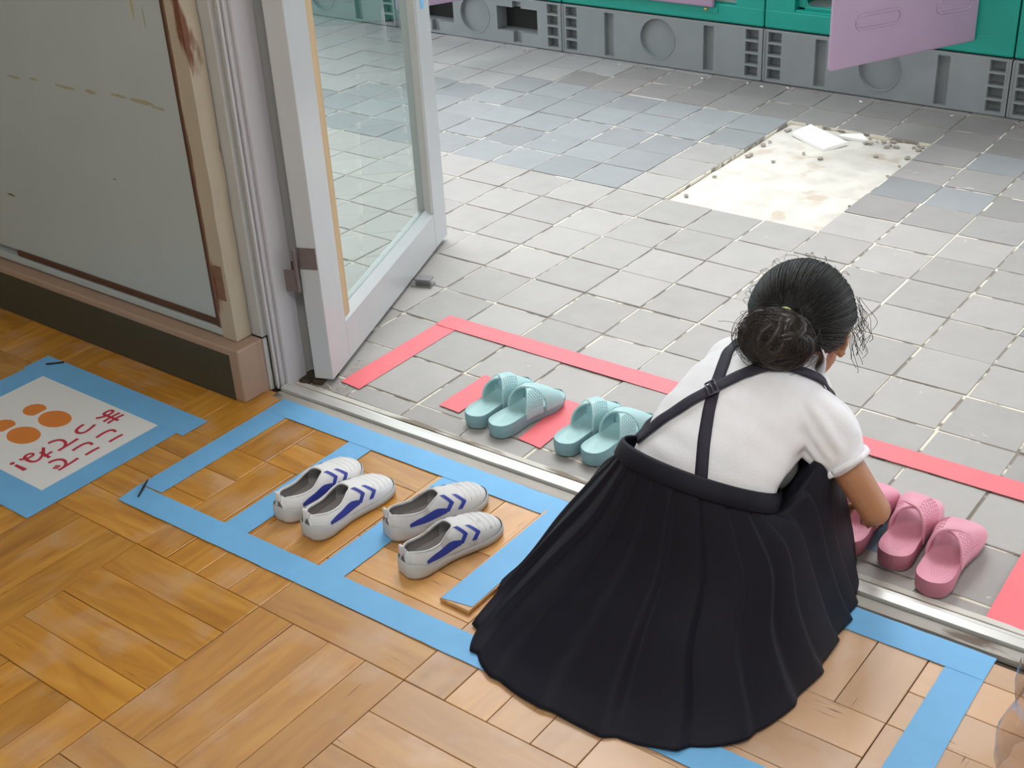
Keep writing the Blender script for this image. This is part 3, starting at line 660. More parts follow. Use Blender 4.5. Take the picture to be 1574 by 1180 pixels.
# ================================================================== SANDALS
def interp_outline(y, L_=.205):
    t = y/L_
    ws = [(0, .004), (.02, .0165), (.06, .0265), (.14, .0315), (.3, .0310), (.45, .0300), (.6, .0345), (.74, .0385), (.86, .0365), (.94, .028), (.985, .0145), (1, .004)]
    return spl([a for a, b_ in ws], [b_ for a, b_ in ws], t)
def shift(y, L_=.205):
    t = y/L_; return .004*math.sin(min(max(t-.2, 0), .8)/.8*math.pi)
def make_sandal(foam, sole, label, cat='sandal', group=None, wide=0):
    root = empty('sandal'); tag(root, label, cat, group)
    L_ = .205; NY, NX = 60, 18
    def topz(u, y):
        t = y/L_; base = .031-.011*min(max((t-.25)/.45, 0), 1)+.004*max(0, (t-.85)/.15)
        edge = abs(u)**4
        dish = -.0065*(1-edge)*(1 if t < .35 else 1-.6*min((t-.35)/.2, 1))
        arch = .006*math.exp(-((t-.52)/.16)**2)*abs(u)**3
        return base+dish+arch
    V = []; F = []
    ys = [L_*(.5-.5*math.cos(math.pi*k/NY)) for k in range(NY+1)]
    for y in ys:
        wd = interp_outline(y)
        for k in range(NX+1):
            u = -1+2*k/NX; V.append((shift(y)+u*wd, y, topz(u, y)))
    for a in range(NY):
        for k in range(NX): i = a*(NX+1)+k; F.append((i, i+1, i+NX+2, i+NX+1))
    foot = mesh('footbed', V, F, foam, root, True)
    # side wall + bottom
    V = []; F = []; loop = [(shift(y)-interp_outline(y), y, topz(-1, y), -1) for y in ys]+[(shift(y)+interp_outline(y), y, topz(1, y), 1) for y in ys[::-1]]
    n = len(loop)
    for (x, y, z, s) in loop:
        cx = shift(y); toe = max(0, (y/L_-.75)/.25); zb = .001+.007*toe**2
        for (f, zz) in ((1, z), (1.03, z-.003), (1.035, z*.6), (1.0, zb+.004), (.93, zb)):
            yy = L_*.5+(y-L_*.5)*(1+(f-1)*.35); V.append((cx+(x-cx)*f, yy, zz))
    for a in range(n):
        b_ = (a+1) % n
        for k in range(4): F.append((a*5+k, b_*5+k, b_*5+k+1, a*5+k+1))
    F.append(tuple(a*5+4 for a in range(n))[::-1])
    mesh('sole', V, F, sole, root, True)
    # texture nubs patch at the heel
    bm = bmesh.new()
    for a in range(9):
        for b_ in range(7):
            x = (b_-3)*.0048+(a % 2)*.0024; y = .028+a*.0052
            if (x/.016)**2+((y-.05)/.024)**2 < 1:
                g = bmesh.ops.create_icosphere(bm, subdivisions=1, radius=.0012)
                for v in g['verts']: v.co = v.co*.9+Vector((x, y, topz(x/.031, y)))
    frombm('massage_nubs', bm, foam, root, True)['kind'] = 'stuff'
    # crossed straps: broad arches over the forefoot
    def strap(ya0, ya1, yb0, yb1, hh, dz, nm='strap'):
        # band from left side (ya0..ya1) to right side (yb0..yb1)
        V = []; F = []; N, K = 30, 8
        for k in range(N+1):
            s = k/N; ph = math.pi*s
            e = s*s*(3-2*s)
            y0_ = ya0+(yb0-ya0)*e; y1_ = ya1+(yb1-ya1)*e
            for j in range(K+1):
                y = y0_+(y1_-y0_)*j/K; wd = interp_outline(min(max(y, 0), L_*.97))*1.03
                prof = abs(math.cos(ph))**.75*(1 if math.cos(ph) >= 0 else -1)
                x = shift(y)-wd*prof
                htop = hh-.024*max(0, (y-.112)/.06)-.0015*((j/K-.5)*2)**2
                z = .016+(htop-.016)*math.sin(ph)**.62+dz*math.sin(ph)
                V.append((x, y, z))
        for k in range(N):
            for j in range(K): i = k*(K+1)+j; F.append((i, i+1, i+K+2, i+K+1))
        me = bpy.data.meshes.new(nm); me.from_pydata(V, [], F); me.update()
        t = bpy.data.objects.new('tmp', me); col.objects.link(t); md = t.modifiers.new('s', 'SOLIDIFY'); md.thickness = .0055; md.offset = 0; md.use_rim = True
        b2 = t.modifiers.new('b', 'BEVEL'); b2.width = .0016; b2.segments = 2; b2.limit_method = 'ANGLE'; me2 = evalmesh(t); bpy.data.objects.remove(t)
        o = link(nm, me2, foam, root, True); return o, V, K
    s1, V1, K1 = strap(.074-wide*.2, .122+wide, .130-wide, .180, .070, 0)
    s2, V2, K2 = strap(.130-wide, .180, .074-wide*.2, .122+wide, .070, .003)
    # rows of small round perforations (raised dark dots) on the outer side of the straps
    for (s, VV, rng) in ((s1, V1, (2, 12)), (s2, V2, (18, 28))):
        bm = bmesh.new()
        for k in range(*rng):
            for j in range(1, K1):
                p = Vector(VV[k*(K1+1)+j]); c = Vector((0, p.y, .02)); nrm = (p-c); nrm.y = 0; nrm.normalize()
                g = bmesh.ops.create_icosphere(bm, subdivisions=1, radius=.0015)
                for v in g['verts']: v.co = v.co+p+nrm*.0026+Vector((0, (k % 2)*.002, 0))
        frombm('perforation', bm, sole, s, True)['kind'] = 'stuff'
    return root
def head_rz(dx, dy): return math.atan2(dy, dx)-math.pi/2
t1 = make_sandal('teal_foam', 'teal_sole', 'teal cross strap sandal, left one of the pair nearest the glass door')
t1.location = (.456, -.172, .003); t1.rotation_euler = (0, 0, R(1))
tr = dup(t1, (.513, -.176, .003), R(-8), 'teal cross strap sandal, right one of the pair nearest the glass door', True)
dup(t1, (.659, -.160, .003), R(0), 'teal cross strap sandal half hidden beside another, left one of the pair touching the skirt')
dup(t1, (.717, -.160, .003), R(-7), 'teal cross strap sandal whose toe is covered by the white shirt, next to the skirt', True)
p1 = make_sandal('pink_foam', 'pink_sole', 'pink cross strap sandal standing just below the elbow', wide=.016)
p1.location = (1.299, -.154, .003); p1.rotation_euler = (0, 0, R(6))
dup(p1, (1.372, -.186, .003), R(1), 'pink cross strap sandal farthest right, beside the red tape', True)
dup(p1, (1.218, -.160, .003), R(2), 'pink sandal mostly hidden behind the skirt under the forearm', True)
for o in col.objects:
    if o.parent is None and o.name.startswith('sandal'):
        s = o.scale.x; k = (.80, .93, .95) if 'teal' in o['label'] else (.90, .96, 1)
        o.scale = (s*k[0], k[1], k[2])

# ================================================================== SNEAKERS
def make_shoe(canvas, label, group=None):
    root = empty('slip_on_shoe'); tag(root, label, 'shoe', group)
    L_ = .198
    ws = [(0, .010), (.03, .020), (.1, .0275), (.25, .0285), (.42, .0285), (.58, .0330), (.72, .0365), (.85, .0335), (.94, .024), (.985, .012), (1, .003)]
    hs = [(0, .040), (.04, .049), (.15, .052), (.3, .050), (.42, .056), (.52, .055), (.65, .046), (.78, .038), (.9, .031), (.97, .023), (1, .014)]
    def wd(t): return spl([a for a, b_ in ws], [b_ for a, b_ in ws], t)
    def ht(t): return spl([a for a, b_ in hs], [b_ for a, b_ in hs], t)
    def sx(t): return .004*math.sin(max(t-.15, 0)*math.pi/.85)
    def S(t, ph, off=0):
        w_, h_ = wd(t), ht(t); c, s = math.cos(ph), math.sin(ph)
        e = .62
        x = (w_+off)*(abs(c)**e)*(1 if c > 0 else -1)*(1-.12*max(0, s)**2*(1 if t < .45 else .3)); z = .010+(h_-.010+off)*(abs(s)**.72)
        return Vector((sx(t)+x, t*L_, z))
    NT, NP = 84, 48
    def inside(t, ph):   # foot opening seen from above
        if t < .035 or t > .50: return False
        u = (t-.268)/.232; half = 1.02*math.sqrt(max(0, 1-u*u))**.8*(.80 if t < .3 else .80-.25*(t-.3)/.2)
        return abs(ph-math.pi/2) < half
    V = []; idx = {}
    for a in range(NT+1):
        t = a/NT; t = .5-.5*math.cos(math.pi*t) if True else t
        for k in range(NP+1): V.append(S(t, math.pi*k/NP))
    ts = [.5-.5*math.cos(math.pi*a/NT) for a in range(NT+1)]
    # collar dips lower at the sides: push vertices near the opening
    F = []
    for a in range(NT):
        for k in range(NP):
            tc_, pc = (ts[a]+ts[a+1])/2, math.pi*(k+.5)/NP
            if inside(tc_, pc): continue
            i = a*(NP+1)+k; F.append((i, i+1, i+NP+2, i+NP+1))
    me = bpy.data.meshes.new('upper'); me.from_pydata([tuple(v) for v in V], [], F); me.update()
    bm = bmesh.new(); bm.from_mesh(me); bmesh.ops.delete(bm, geom=[v for v in bm.verts if not v.link_faces], context='VERTS')
    # smooth the rim of the opening
    for _ in range(6):
        rim = [v for v in bm.verts if v.is_boundary and v.co.z > .02]
        new = {}
        for v in rim:
            nb = [e.other_vert(v) for e in v.link_edges if e.is_boundary]
            if len(nb) == 2: new[v] = (v.co*2+nb[0].co+nb[1].co)/4
        for v, c in new.items(): v.co = c
    rimv = [v.co.copy() for v in bm.verts if v.is_boundary and v.co.z > .02]
    bm.to_mesh(me); bm.free()
    t = bpy.data.objects.new('tmp', me); col.objects.link(t); md = t.modifiers.new('s', 'SOLIDIFY'); md.thickness = .0028; md.offset = 1; me2 = evalmesh(t); bpy.data.objects.remove(t)
    up_ = link('upper', me2, canvas, root, True)
    # rolled collar edge
    c0 = sum(rimv, Vector())/len(rimv); rimv.sort(key=lambda p: math.atan2((p.y-c0.y)*.4, p.x-c0.x)); rim = rimv[::2]; rim.append(rim[0])
    tubes('collar', [(rim, .0016)], canvas, up_, 6)
    # insole/lining
    V = []; F = []; N = 30
    for a in range(N+1):
        t_ = .03+.9*a/N
        for k in range(9): u = -1+2*k/8; V.append((sx(t_)+u*(wd(t_)-.004), t_*L_, .013+.004*abs(u)**3))
    for a in range(N):
        for k in range(8): i = a*9+k; F.append((i, i+1, i+10, i+9))
    mesh('insole', V, F, 'shoe_lining', root, True)
    # inner lining wall
    V = []; F = []
    tl = [.06+.42*a/20 for a in range(21)]
    for t_ in tl:
        for k in range(NP+1):
            p = S(t_, math.pi*k/NP, -.0034); V.append(p)
    for a in range(20):
        for k in range(NP):
            if inside((tl[a]+tl[a+1])/2, math.pi*(k+.5)/NP): continue
            i = a*(NP+1)+k; F.append((i, i+1, i+NP+2, i+NP+1))
    mesh('lining', V, F, 'shoe_lining', root, True)
    # rubber sole with raised foxing, higher at the heel
    V = []; F = []; ts2 = [.5-.5*math.cos(math.pi*a/50) for a in range(51)]
    loop = [(-1, t_) for t_ in ts2]+[(1, t_) for t_ in ts2[::-1]]; n = len(loop)
    for s, t_ in loop:
        fx = .013+(.016*math.exp(-(t_/.16)**2) if True else 0)+.003*math.exp(-((t_-1)/.08)**2)+.0025*math.exp(-((t_-.33)/.05)**2)
        w_ = wd(t_)
        # curve of foxing follows the upper slightly outside
        for (f, z) in ((.0012, fx+.001), (.0026, fx-.001), (.0030, .007), (.0018, .0015), (-.003, .0)):
            p = t_*L_ ; yy = L_*.5+(p-L_*.5)*(1+f/.1); V.append((sx(t_)+s*(w_*.985+f), yy, z))
    for a in range(n):
        b_ = (a+1) % n
        for k in range(4): F.append((a*5+k, b_*5+k, b_*5+k+1, a*5+k+1))
    F.append(tuple(a*5+4 for a in range(n))[::-1]); 
    mesh('sole', V, F, 'rubber_grey', root, True)
    # elastic gore and seam line at the throat
    # blue side stripes both sides
    def patch(poly, side, nm='side_stripe'):
        # poly: list of (t, phi_deg_low, phi_deg_high) sections
        V = []; F = []; n_ = len(poly)*6
        K = 6; rows = []
        tt = [p[0] for p in poly]
        for q in range(25):
            t_ = tt[0]+(tt[-1]-tt[0])*q/24; lo = spl(tt, [p[1] for p in poly], t_); hi = spl(tt, [p[2] for p in poly], t_)
            for k in range(K+1):
                ph = R(lo+(hi-lo)*k/K); ph = ph if side > 0 else math.pi-ph; V.append(S(t_, ph, .0007))
        for q in range(24):
            for k in range(K): i = q*(K+1)+k; F.append((i, i+1, i+K+2, i+K+1))
        return V, F
    for side in (1, -1):
        V, F = patch([(.14, 12, 20), (.25, 10, 27), (.40, 9, 30), (.50, 12, 24)], side); mesh('side_stripe', V, F, 'shoe_blue', up_, True)
        for t0 in (.50, .62):     # two chevrons pointing at the toe
            V = []; F = []
            for q in range(21):
                s = q/20; bend = (1-abs(s-.42)/.58)*.06 if s > .42 else (1-(.42-s)/.42)*.06
                ph = R(14+66*s*.85); ph = ph if side > 0 else math.pi-ph
                for k in range(4): V.append(S(min(t0-.02+bend+k*.0150-.05*s*0, .95), ph, .0007))
            for q in range(20):
                for k in range(3): i = q*4+k; F.append((i, i+1, i+5, i+4))
            mesh('side_stripe', V, F, 'shoe_blue', up_, True)
    # stitched toe ridges
    for t0 in (.70, .76, .82, .88):
        pts = [S(t0+.025*math.sin(math.pi*q/16), math.pi*(.2+.6*q/16), .0003) for q in range(17)]; tubes('toe_seam', [(pts, .0006)], canvas, up_, 5)
    # heel pull tab
    bm = bmesh.new(); bx(bm, (-.005, -.004, .044), (.005, .001, .062), .0015); frombm('heel_tab', bm, canvas, up_, True)
    return root
sA = make_shoe('canvas_white', 'white slip-on canvas shoe with blue chevrons, behind its mate in the left pair')
sA.location = (.368, -.594, .0025); sA.rotation_euler = (0, 0, R(2))
dup(sA, (.446, -.605, .0025), R(-2), 'white slip-on canvas shoe with blue chevrons, nearer one of the left pair', True)
sB = make_shoe('canvas_used', 'greyer worn slip-on shoe with a creased toe, behind its mate in the right pair')
sB.location = (.560, -.528, .0025); sB.rotation_euler = (0, 0, R(-17))
dup(sB, (.652, -.592, .0025), R(-13), 'worn slip-on shoe with blue chevrons, nearer one of the right pair beside the skirt', True)

# ================================================================== THE CHILD
girl = empty('person', (1.12, -.38, 0)); tag(girl, 'person crouching in the doorway, back turned, in white blouse and navy pleated skirt', 'person')
G0 = Vector(girl.location)
def g_(p): return Vector(p)-G0
HC = Vector((1.128, -.178, .410))                       # head centre
hm = Matrix.Translation(HC) @ Matrix.Rotation(R(16), 4, 'Z') @ Matrix.Rotation(R(-30), 4, 'X') @ Matrix.Rotation(R(6), 4, 'Y')
def H(p): return g_(hm @ Vector(p))
SH_L, SH_R = Vector((1.048, -.240, .348)), Vector((1.217, -.298, .336))
EL_R, WR_R = Vector((1.318, -.300, .214)), Vector((1.266, -.170, .128)); HA_R = Vector((1.248, -.112, .092))
EL_L, WR_L = Vector((1.02, -.10, .22)), Vector((1.10, -.03, .12)); HA_L = Vector((1.135, -.005, .075))
PEL = Vector((1.095, -.43, .185)); 
bm = bmesh.new()
# trunk
ell(bm, g_(PEL), (.100, .072, .080)); ell(bm, g_((1.10, -.375, .245)), (.085, .058, .060)); ell(bm, g_((1.115, -.315, .290)), (.085, .058, .055)); ell(bm, g_((1.132, -.255, .325)), (.088, .048, .045))
rcone(bm, g_(SH_L), g_(SH_R), .031, .031)
# neck
chain(bm, [g_((1.140, -.250, .370)), g_((1.145, -.205, .400)), H((0, -.020, -.045))], [.034, .031, .033])
# skull, jaw, nose, lips, ears
bmh = bmesh.new()
ell(bmh, (0, -.004, .012), (.068, .082, .076)); ell(bmh, (0, .026, -.036), (.061, .046, .050)); ell(bmh, (0, .034, -.066), (.040, .034, .028))
ell(bmh, (-.032, .046, -.036), (.028, .026, .026)); ell(bmh, (.032, .046, -.036), (.028, .026, .026)); ell(bmh, (0, .066, .020), (.045, .016, .028))
rcone(bmh, (0, .078, -.002), (0, .087, -.026), .006, .0095); ell(bmh, (0, .077, -.050), (.020, .009, .0065)); ell(bmh, (0, .076, -.058), (.016, .009, .006))
for s in (-1, 1):
    for k in range(9):
        a = R(-60+k*30); rcone(bmh, (s*(.069+.006*math.sin(max(0, a)/3)), .000+.012*math.cos(a), -.014+.020*math.sin(a)), (s*(.071), .000+.012*math.cos(a+.4), -.014+.020*math.sin(a+.4)), .0050, .0050, 8)
    rcone(bmh, (s*.066, .004, -.028), (s*.069, .006, -.032), .007, .005, 8); ell(bmh, (s*.066, .002, -.013), (.005, .010, .018))
rcone(bmh, (0, -.02, -.045), (0, -.005, -.010), .036, .045)
for v in bmh.verts: v.co = H(v.co)
me = bpy.data.meshes.new('h'); bmh.to_mesh(me); bmh.free()
bm.from_mesh(me); bpy.data.meshes.remove(me)
# arms
chain(bm, [g_(SH_R), g_(SH_R.lerp(EL_R, .5)), g_(EL_R)], [.031, .0255, .0225]); chain(bm, [g_(EL_R), g_(EL_R.lerp(WR_R, .35)), g_(WR_R)], [.0225, .0225, .0155])
chain(bm, [g_(SH_L), g_(SH_L.lerp(EL_L, .5)), g_(EL_L)], [.034, .030, .0265]); chain(bm, [g_(EL_L), g_(EL_L.lerp(WR_L, .35)), g_(WR_L)], [.0265, .025, .0175])
def hand(wr, ha, side):
    f = (ha-wr).normalized(); up_ = Vector((0, 0, 1)); s = f.cross(up_).normalized(); n = s.cross(f).normalized()
    c = wr+f*.036
    for k, o in enumerate((-.014, -.005, .005, .014)):
        chain(bm, [g_(wr+f*.008+s*o*.7), g_(wr+f*.052+s*o)], [.010, .009], 10)
        l = (.046, .052, .049, .038)[k if side > 0 else 3-k]
        p0_ = wr+f*.052+s*o*1.15; p1_ = p0_+(f*.85-n*.5).normalized()*l*.42; p2_ = p1_+(f*.35-n*.95).normalized()*l*.33; p3_ = p2_+(-f*.15-n).normalized()*l*.25
        chain(bm, [g_(p0_), g_(p1_), g_(p2_), g_(p3_)], [.0064, .0060, .0055, .0050], 8)
    b0 = wr+f*.018-s*side*.014; b1 = b0+(f*.55-s*side*.75-n*.35).normalized()*.026; b2_ = b1+(f*.8-s*side*.1-n*.6).normalized()*.020
    chain(bm, [g_(b0), g_(b1), g_(b2_)], [.0095, .0075, .0060], 8)
hand(WR_R, HA_R, 1); hand(WR_L, HA_L, -1)
# legs, deeply bent
for s, hip, kn, an, to in ((-1, (1.045, -.42, .175), (1.005, -.215, .208), (1.015, -.36, .060), (.985, -.225, .022)), (1, (1.145, -.43, .175), (1.190, -.250, .212), (1.165, -.375, .060), (1.185, -.240, .022))):
    chain(bm, [g_(hip), g_(Vector(hip).lerp(Vector(kn), .5)), g_(kn)], [.050, .040, .031]); chain(bm, [g_(kn), g_(Vector(kn).lerp(Vector(an), .45)), g_(an)], [.034, .035, .023])
    chain(bm, [g_((an[0], an[1]-.012, .026)), g_(an)], [.022, .024]); chain(bm, [g_((an[0], an[1]-.010, .027)), g_(((an[0]+to[0])/2, (an[1]+to[1])/2, .030)), g_(to)], [.024, .026, .019])
bm.verts.index_update()
body = remeshed('body', bm, 'skin', .0032, 5, girl)
# eyes, brows
for s in (-1, 1):
    b_ = bmesh.new(); ell(b_, (s*.030, .0615, -.006), (.0105, .0100, .0075)); 
    for v in b_.verts: v.co = H(v.co)
    e = frombm('eye', b_, 'eye_white', girl, True)
    b_ = bmesh.new(); ell(b_, (s*.030, .0695, -.007), (.0055, .0035, .0055))
    for v in b_.verts: v.co = H(v.co)
    frombm('iris', b_, 'iris', e, True)
    tubes('eyebrow', [([H((s*(.016+.028*t), .083-.012*t*t, .016+.004*math.sin(t*3))) for t in (0, .3, .6, 1)], .0016)], 'hair', girl)
b_ = bmesh.new(); ell(b_, (0, .082, -.054), (.016, .0055, .0055))
for v in b_.verts: v.co = H(v.co)
frombm('lips', b_, 'lip', girl, True)

# --------- blouse
bm = bmesh.new()
def oell(c, r, rz=0, rx=0):
    m4 = Matrix.Rotation(R(rz), 3, 'Z') @ Matrix.Rotation(R(rx), 3, 'X'); ell(bm, g_(c), r, m4, 28)
ell(bm, g_((1.118, -.262, .305)), (.100, .060, .062)); rcone(bm, g_((1.200, -.285, .322)), g_((1.165, -.215, .325)), .036, .036); rcone(bm, g_((1.068, -.225, .330)), g_((1.10, -.205, .325)), .036, .036); ell(bm, g_((1.110, -.330, .255)), (.098, .060, .060))
rcone(bm, g_((1.050, -.262, .345)), g_((1.045, -.330, .300)), .034, .040, 24)
tor = [((1.092, -.420, .235), .118, .084, -5), ((1.095, -.400, .260), .118, .083, -6), ((1.098, -.380, .281), .117, .081, -8), ((1.102, -.358, .300), .117, .079, -9), ((1.108, -.335, .315), .116, .076, -11), ((1.114, -.312, .328), .115, .072, -13), ((1.120, -.290, .338), .113, .067, -15), ((1.124, -.268, .342), .102, .058, -17), ((1.128, -.252, .346), .088, .050, -18)]
for c, l, d, a in tor: oell(c, (l, .062, d), a, -50+5)
rcone(bm, g_(SH_L+Vector((.004, .0, -.004))), g_(SH_R+Vector((-.01, .0, -.006))), .040, .033, 24)
rcone(bm, g_((1.132, -.250, .365)), g_((1.143, -.222, .386)), .044, .036, 20)
# puff sleeves
def sleeve(S, E):
    d = (E-S).normalized(); p = [S-d*.008, S+d*.015, S+d*.040, S+d*.056]
    chain(bm, [g_(q) for q in p], [.038, .0455, .0455, .038], 24)
sleeve(SH_R, EL_R); sleeve(SH_L, EL_L)
def wr_(co, n):
    q = co*1.0; f = noise.noise(Vector((q.x*18, q.y*18, q.z*30)))*.0028+noise.noise(Vector((q.x*9+q.z*30, q.y*7, 4)))*.0022
    d = (co-g_(SH_R+Vector((.03, 0, -.04)))).length
    if d < .09:     # gathers running down the sleeve
        ax = (EL_R-SH_R).normalized(); r = co-g_(SH_R); rr_ = r-ax*r.dot(ax); a1 = ax.cross(Vector((0, 0, 1))).normalized(); a2 = ax.cross(a1)
        ang = math.atan2(rr_.dot(a2), rr_.dot(a1)); f += .0024*min(1, max(0, (.062-r.dot(ax))/.02))*math.sin(ang*11+3*math.sin(ang*2))*min(1, max(0, (.09-d)/.03))
    return f
shirt = remeshed('blouse', bm, 'shirt_white', .0036, 22, girl, wr_)
# hollow the sleeve ends: hem bands
for S, E in ((SH_R, EL_R), (SH_L, EL_L)):
    d = (E-S).normalized(); c = S+d*.076; a1 = d.cross(Vector((0, 0, 1))).normalized(); a2 = d.cross(a1)
    pts = [g_(c+(a1*math.cos(t)+a2*math.sin(t))*(.0350+.0006*math.sin(t*9))+d*(.0015*math.sin(t*3))) for t in [k*2*math.pi/40 for k in range(41)]]
    tubes('sleeve_hem', [(pts, .0052)], 'shirt_white', shirt, 8)
def bvh_of(o):
    me = o.data; return BVHTree.FromPolygons([v.co for v in me.vertices], [tuple(p.vertices) for p in me.polygons])
SB = bvh_of(shirt)
# collar: two folded wings round the neck
V = []; F = []; N = 40
axis = (H((0, -.02, -.045))-g_((1.138, -.245, .375))).normalized(); base = g_((1.145, -.226, .388)); e1 = axis.cross(Vector((0, 1, 0))).normalized(); e2 = axis.cross(e1)
back = (Vector((0, -1, .2))-axis*axis.dot(Vector((0, -1, .2)))).normalized(); side = axis.cross(back)
for k in range(N+1):
    t = -math.pi*.92+2*math.pi*.92*k/N; dr_ = back*math.cos(t)+side*math.sin(t)
    drop = .024+.020*abs(math.sin(t/2))**2+.003*math.sin(3*t)
    for (rr_, hh) in ((.0365, .020), (.039, .0235), (.044, .019), (.047, .019-drop*.6), (.053, .019-drop)): V.append(base+dr_*rr_+axis*hh)
for k in range(N):
    for j in range(4): i = k*5+j; F.append((i, i+1, i+6, i+5))
me = bpy.data.meshes.new('c'); me.from_pydata([tuple(v) for v in V], [], F); t = bpy.data.objects.new('tmp', me); col.objects.link(t); md = t.modifiers.new('s', 'SOLIDIFY'); md.thickness = .0022; me2 = evalmesh(t); bpy.data.objects.remove(t)
link('collar', me2, 'shirt_white', shirt, True)

# --------- skirt
def ring(pts):
    """closed smooth curve through plan/height points -> function of 0..1"""
    n = len(pts)
    def f(u):
        x = (u % 1)*n; i = int(x); t = x-i; p = [Vector(pts[(i+k-1) % n]) for k in range(4)]
        return .5*((2*p[1])+(p[2]-p[0])*t+(2*p[0]-5*p[1]+4*p[2]-p[3])*t*t+(3*p[1]-p[0]-3*p[2]+p[3])*t**3)
    return f
def ering(c, a, b_, rz, tilt, n=16):
    m3 = Matrix.Rotation(R(rz), 3, 'Z') @ Matrix.Rotation(R(tilt), 3, 'X'); return [Vector(c)+m3 @ Vector((a*math.cos(2*math.pi*k/n), b_*math.sin(2*math.pi*k/n), 0)) for k in range(n)]
# index 0 = the child's right (+x), going anticlockwise: 4 = front (+y), 8 = left, 12 = back (-y)
waist = ering((1.090, -.402, .268), .121, .096, -6, -28)
band = ering((1.090, -.412, .247), .127, .102, -6, -28)
hip = [(1.250, -.405, .228), (1.248, -.350, .288), (1.236, -.280, .305), (1.200, -.215, .285), (1.11, -.225, .262), (1.00, -.19, .245), (.945, -.215, .235), (.925, -.27, .225), (.925, -.35, .215), (.920, -.42, .205), (.945, -.475, .20), (1.00, -.525, .190), (1.075, -.545, .185), (1.15, -.54, .18), (1.215, -.51, .18), (1.248, -.46, .195)]
mid = [(1.275, -.385, .13), (1.266, -.32, .15), (1.245, -.25, .17), (1.210, -.190, .18), (1.11, -.155, .17), (.98, -.135, .18), (.905, -.16, .17), (.880, -.24, .15), (.872, -.32, .125), (.860, -.41, .115), (.880, -.50, .105), (.945, -.575, .10), (1.06, -.610, .10), (1.16, -.600, .10), (1.23, -.555, .10), (1.270, -.48, .11)]
low = [(1.288, -.36, .045), (1.276, -.28, .05), (1.255, -.21, .06), (1.215, -.155, .06), (1.11, -.12, .06), (.98, -.11, .06), (.895, -.15, .06), (.850, -.24, .05), (.832, -.33, .040), (.820, -.44, .032), (.835, -.55, .030), (.905, -.645, .030), (1.05, -.675, .030), (1.18, -.650, .030), (1.265, -.590, .032), (1.298, -.48, .035)]
hem = [(1.300, -.345, .006), (1.290, -.265, .006), (1.262, -.20, .008), (1.22, -.145, .008), (1.11, -.11, .008), (.98, -.10, .008), (.885, -.145, .008), (.835, -.24, .006), (.812, -.345, .005), (.795, -.46, .004), (.828, -.625, .004), (.905, -.700, .005), (1.06, -.718, .004), (1.195, -.692, .004), (1.283, -.610, .005), (1.312, -.475, .005)]
rings = [ring(r) for r in (waist, band, hip, mid, low, hem)]; lv = [0, .10, .30, .62, .87, 1]
NPL, PER = 24, 18; NU = NPL*PER; NV = 54; V = []; F = []
cen = Vector((1.09, -.40, .1))
def pleat(u, t):
    x = (u*NPL+.25*math.sin(u*19)) % 1.0
    saw = (x/.84) if x < .84 else (1-(x-.84)/.16)
    amp = (.0026+.0105*t**1.1)*(1-.35*max(0, (t-.85)/.15))*(1+.35*math.sin(u*41)+.25*math.sin(u*23+1))
    return (saw-.5)*amp
for j in range(NV+1):
    t = .055+(1-.055)*j/NV
    for k in range(NU):
        u = k/NU; us = u+.0
        ps = [f(us) for f in rings]
        p = Vector((spl(lv, [q.x for q in ps], t), spl(lv, [q.y for q in ps], t), spl(lv, [q.z for q in ps], t)))
        o_ = Vector((p.x-cen.x, p.y-cen.y, .05)); o_.normalize()
        p += o_*pleat(u, t)
        # wandering folds
        p += o_*.005*t*noise.noise(Vector((u*14, t*1.3, 2)))
        if t > .8: p.z += .006*(t-.8)/.2*max(0, noise.noise(Vector((u*25, 3, 1))))
        p.z = max(p.z, .0035); V.append(g_(p))
for j in range(NV):
    for k in range(NU): a = j*NU+k; b_ = j*NU+(k+1) % NU; F.append((a, b_, b_+NU, a+NU))
me = bpy.data.meshes.new('s'); me.from_pydata([tuple(v) for v in V], [], F); t = bpy.data.objects.new('tmp', me); col.objects.link(t); md = t.modifiers.new('s', 'SOLIDIFY'); md.thickness = .0018; md.offset = 0; me2 = evalmesh(t); bpy.data.objects.remove(t)
skirt = link('skirt', me2, 'navy_cloth', girl, True)
V = []; F = []
for j, (off, tt) in enumerate(((.000, 0), (.0025, .012), (.003, .05), (.003, .095), (.0005, .105))):
    for k in range(96):
        a, b_ = rings[0](k/96), rings[1](k/96); p = a.lerp(b_, tt/.10); o_ = (p-Vector((1.1, -.41, p.z))).normalized(); V.append(g_(p+o_*(off+.0015)))
for j in range(4):
    for k in range(96): F.append((j*96+k, j*96+(k+1) % 96, (j+1)*96+(k+1) % 96, (j+1)*96+k))
me = bpy.data.meshes.new('wb'); me.from_pydata([tuple(v) for v in V], [], F); t = bpy.data.objects.new('tmp', me); col.objects.link(t); md = t.modifiers.new('s', 'SOLIDIFY'); md.thickness = .003; me2 = evalmesh(t); bpy.data.objects.remove(t)
link('waistband', me2, 'navy_cloth', skirt, True)

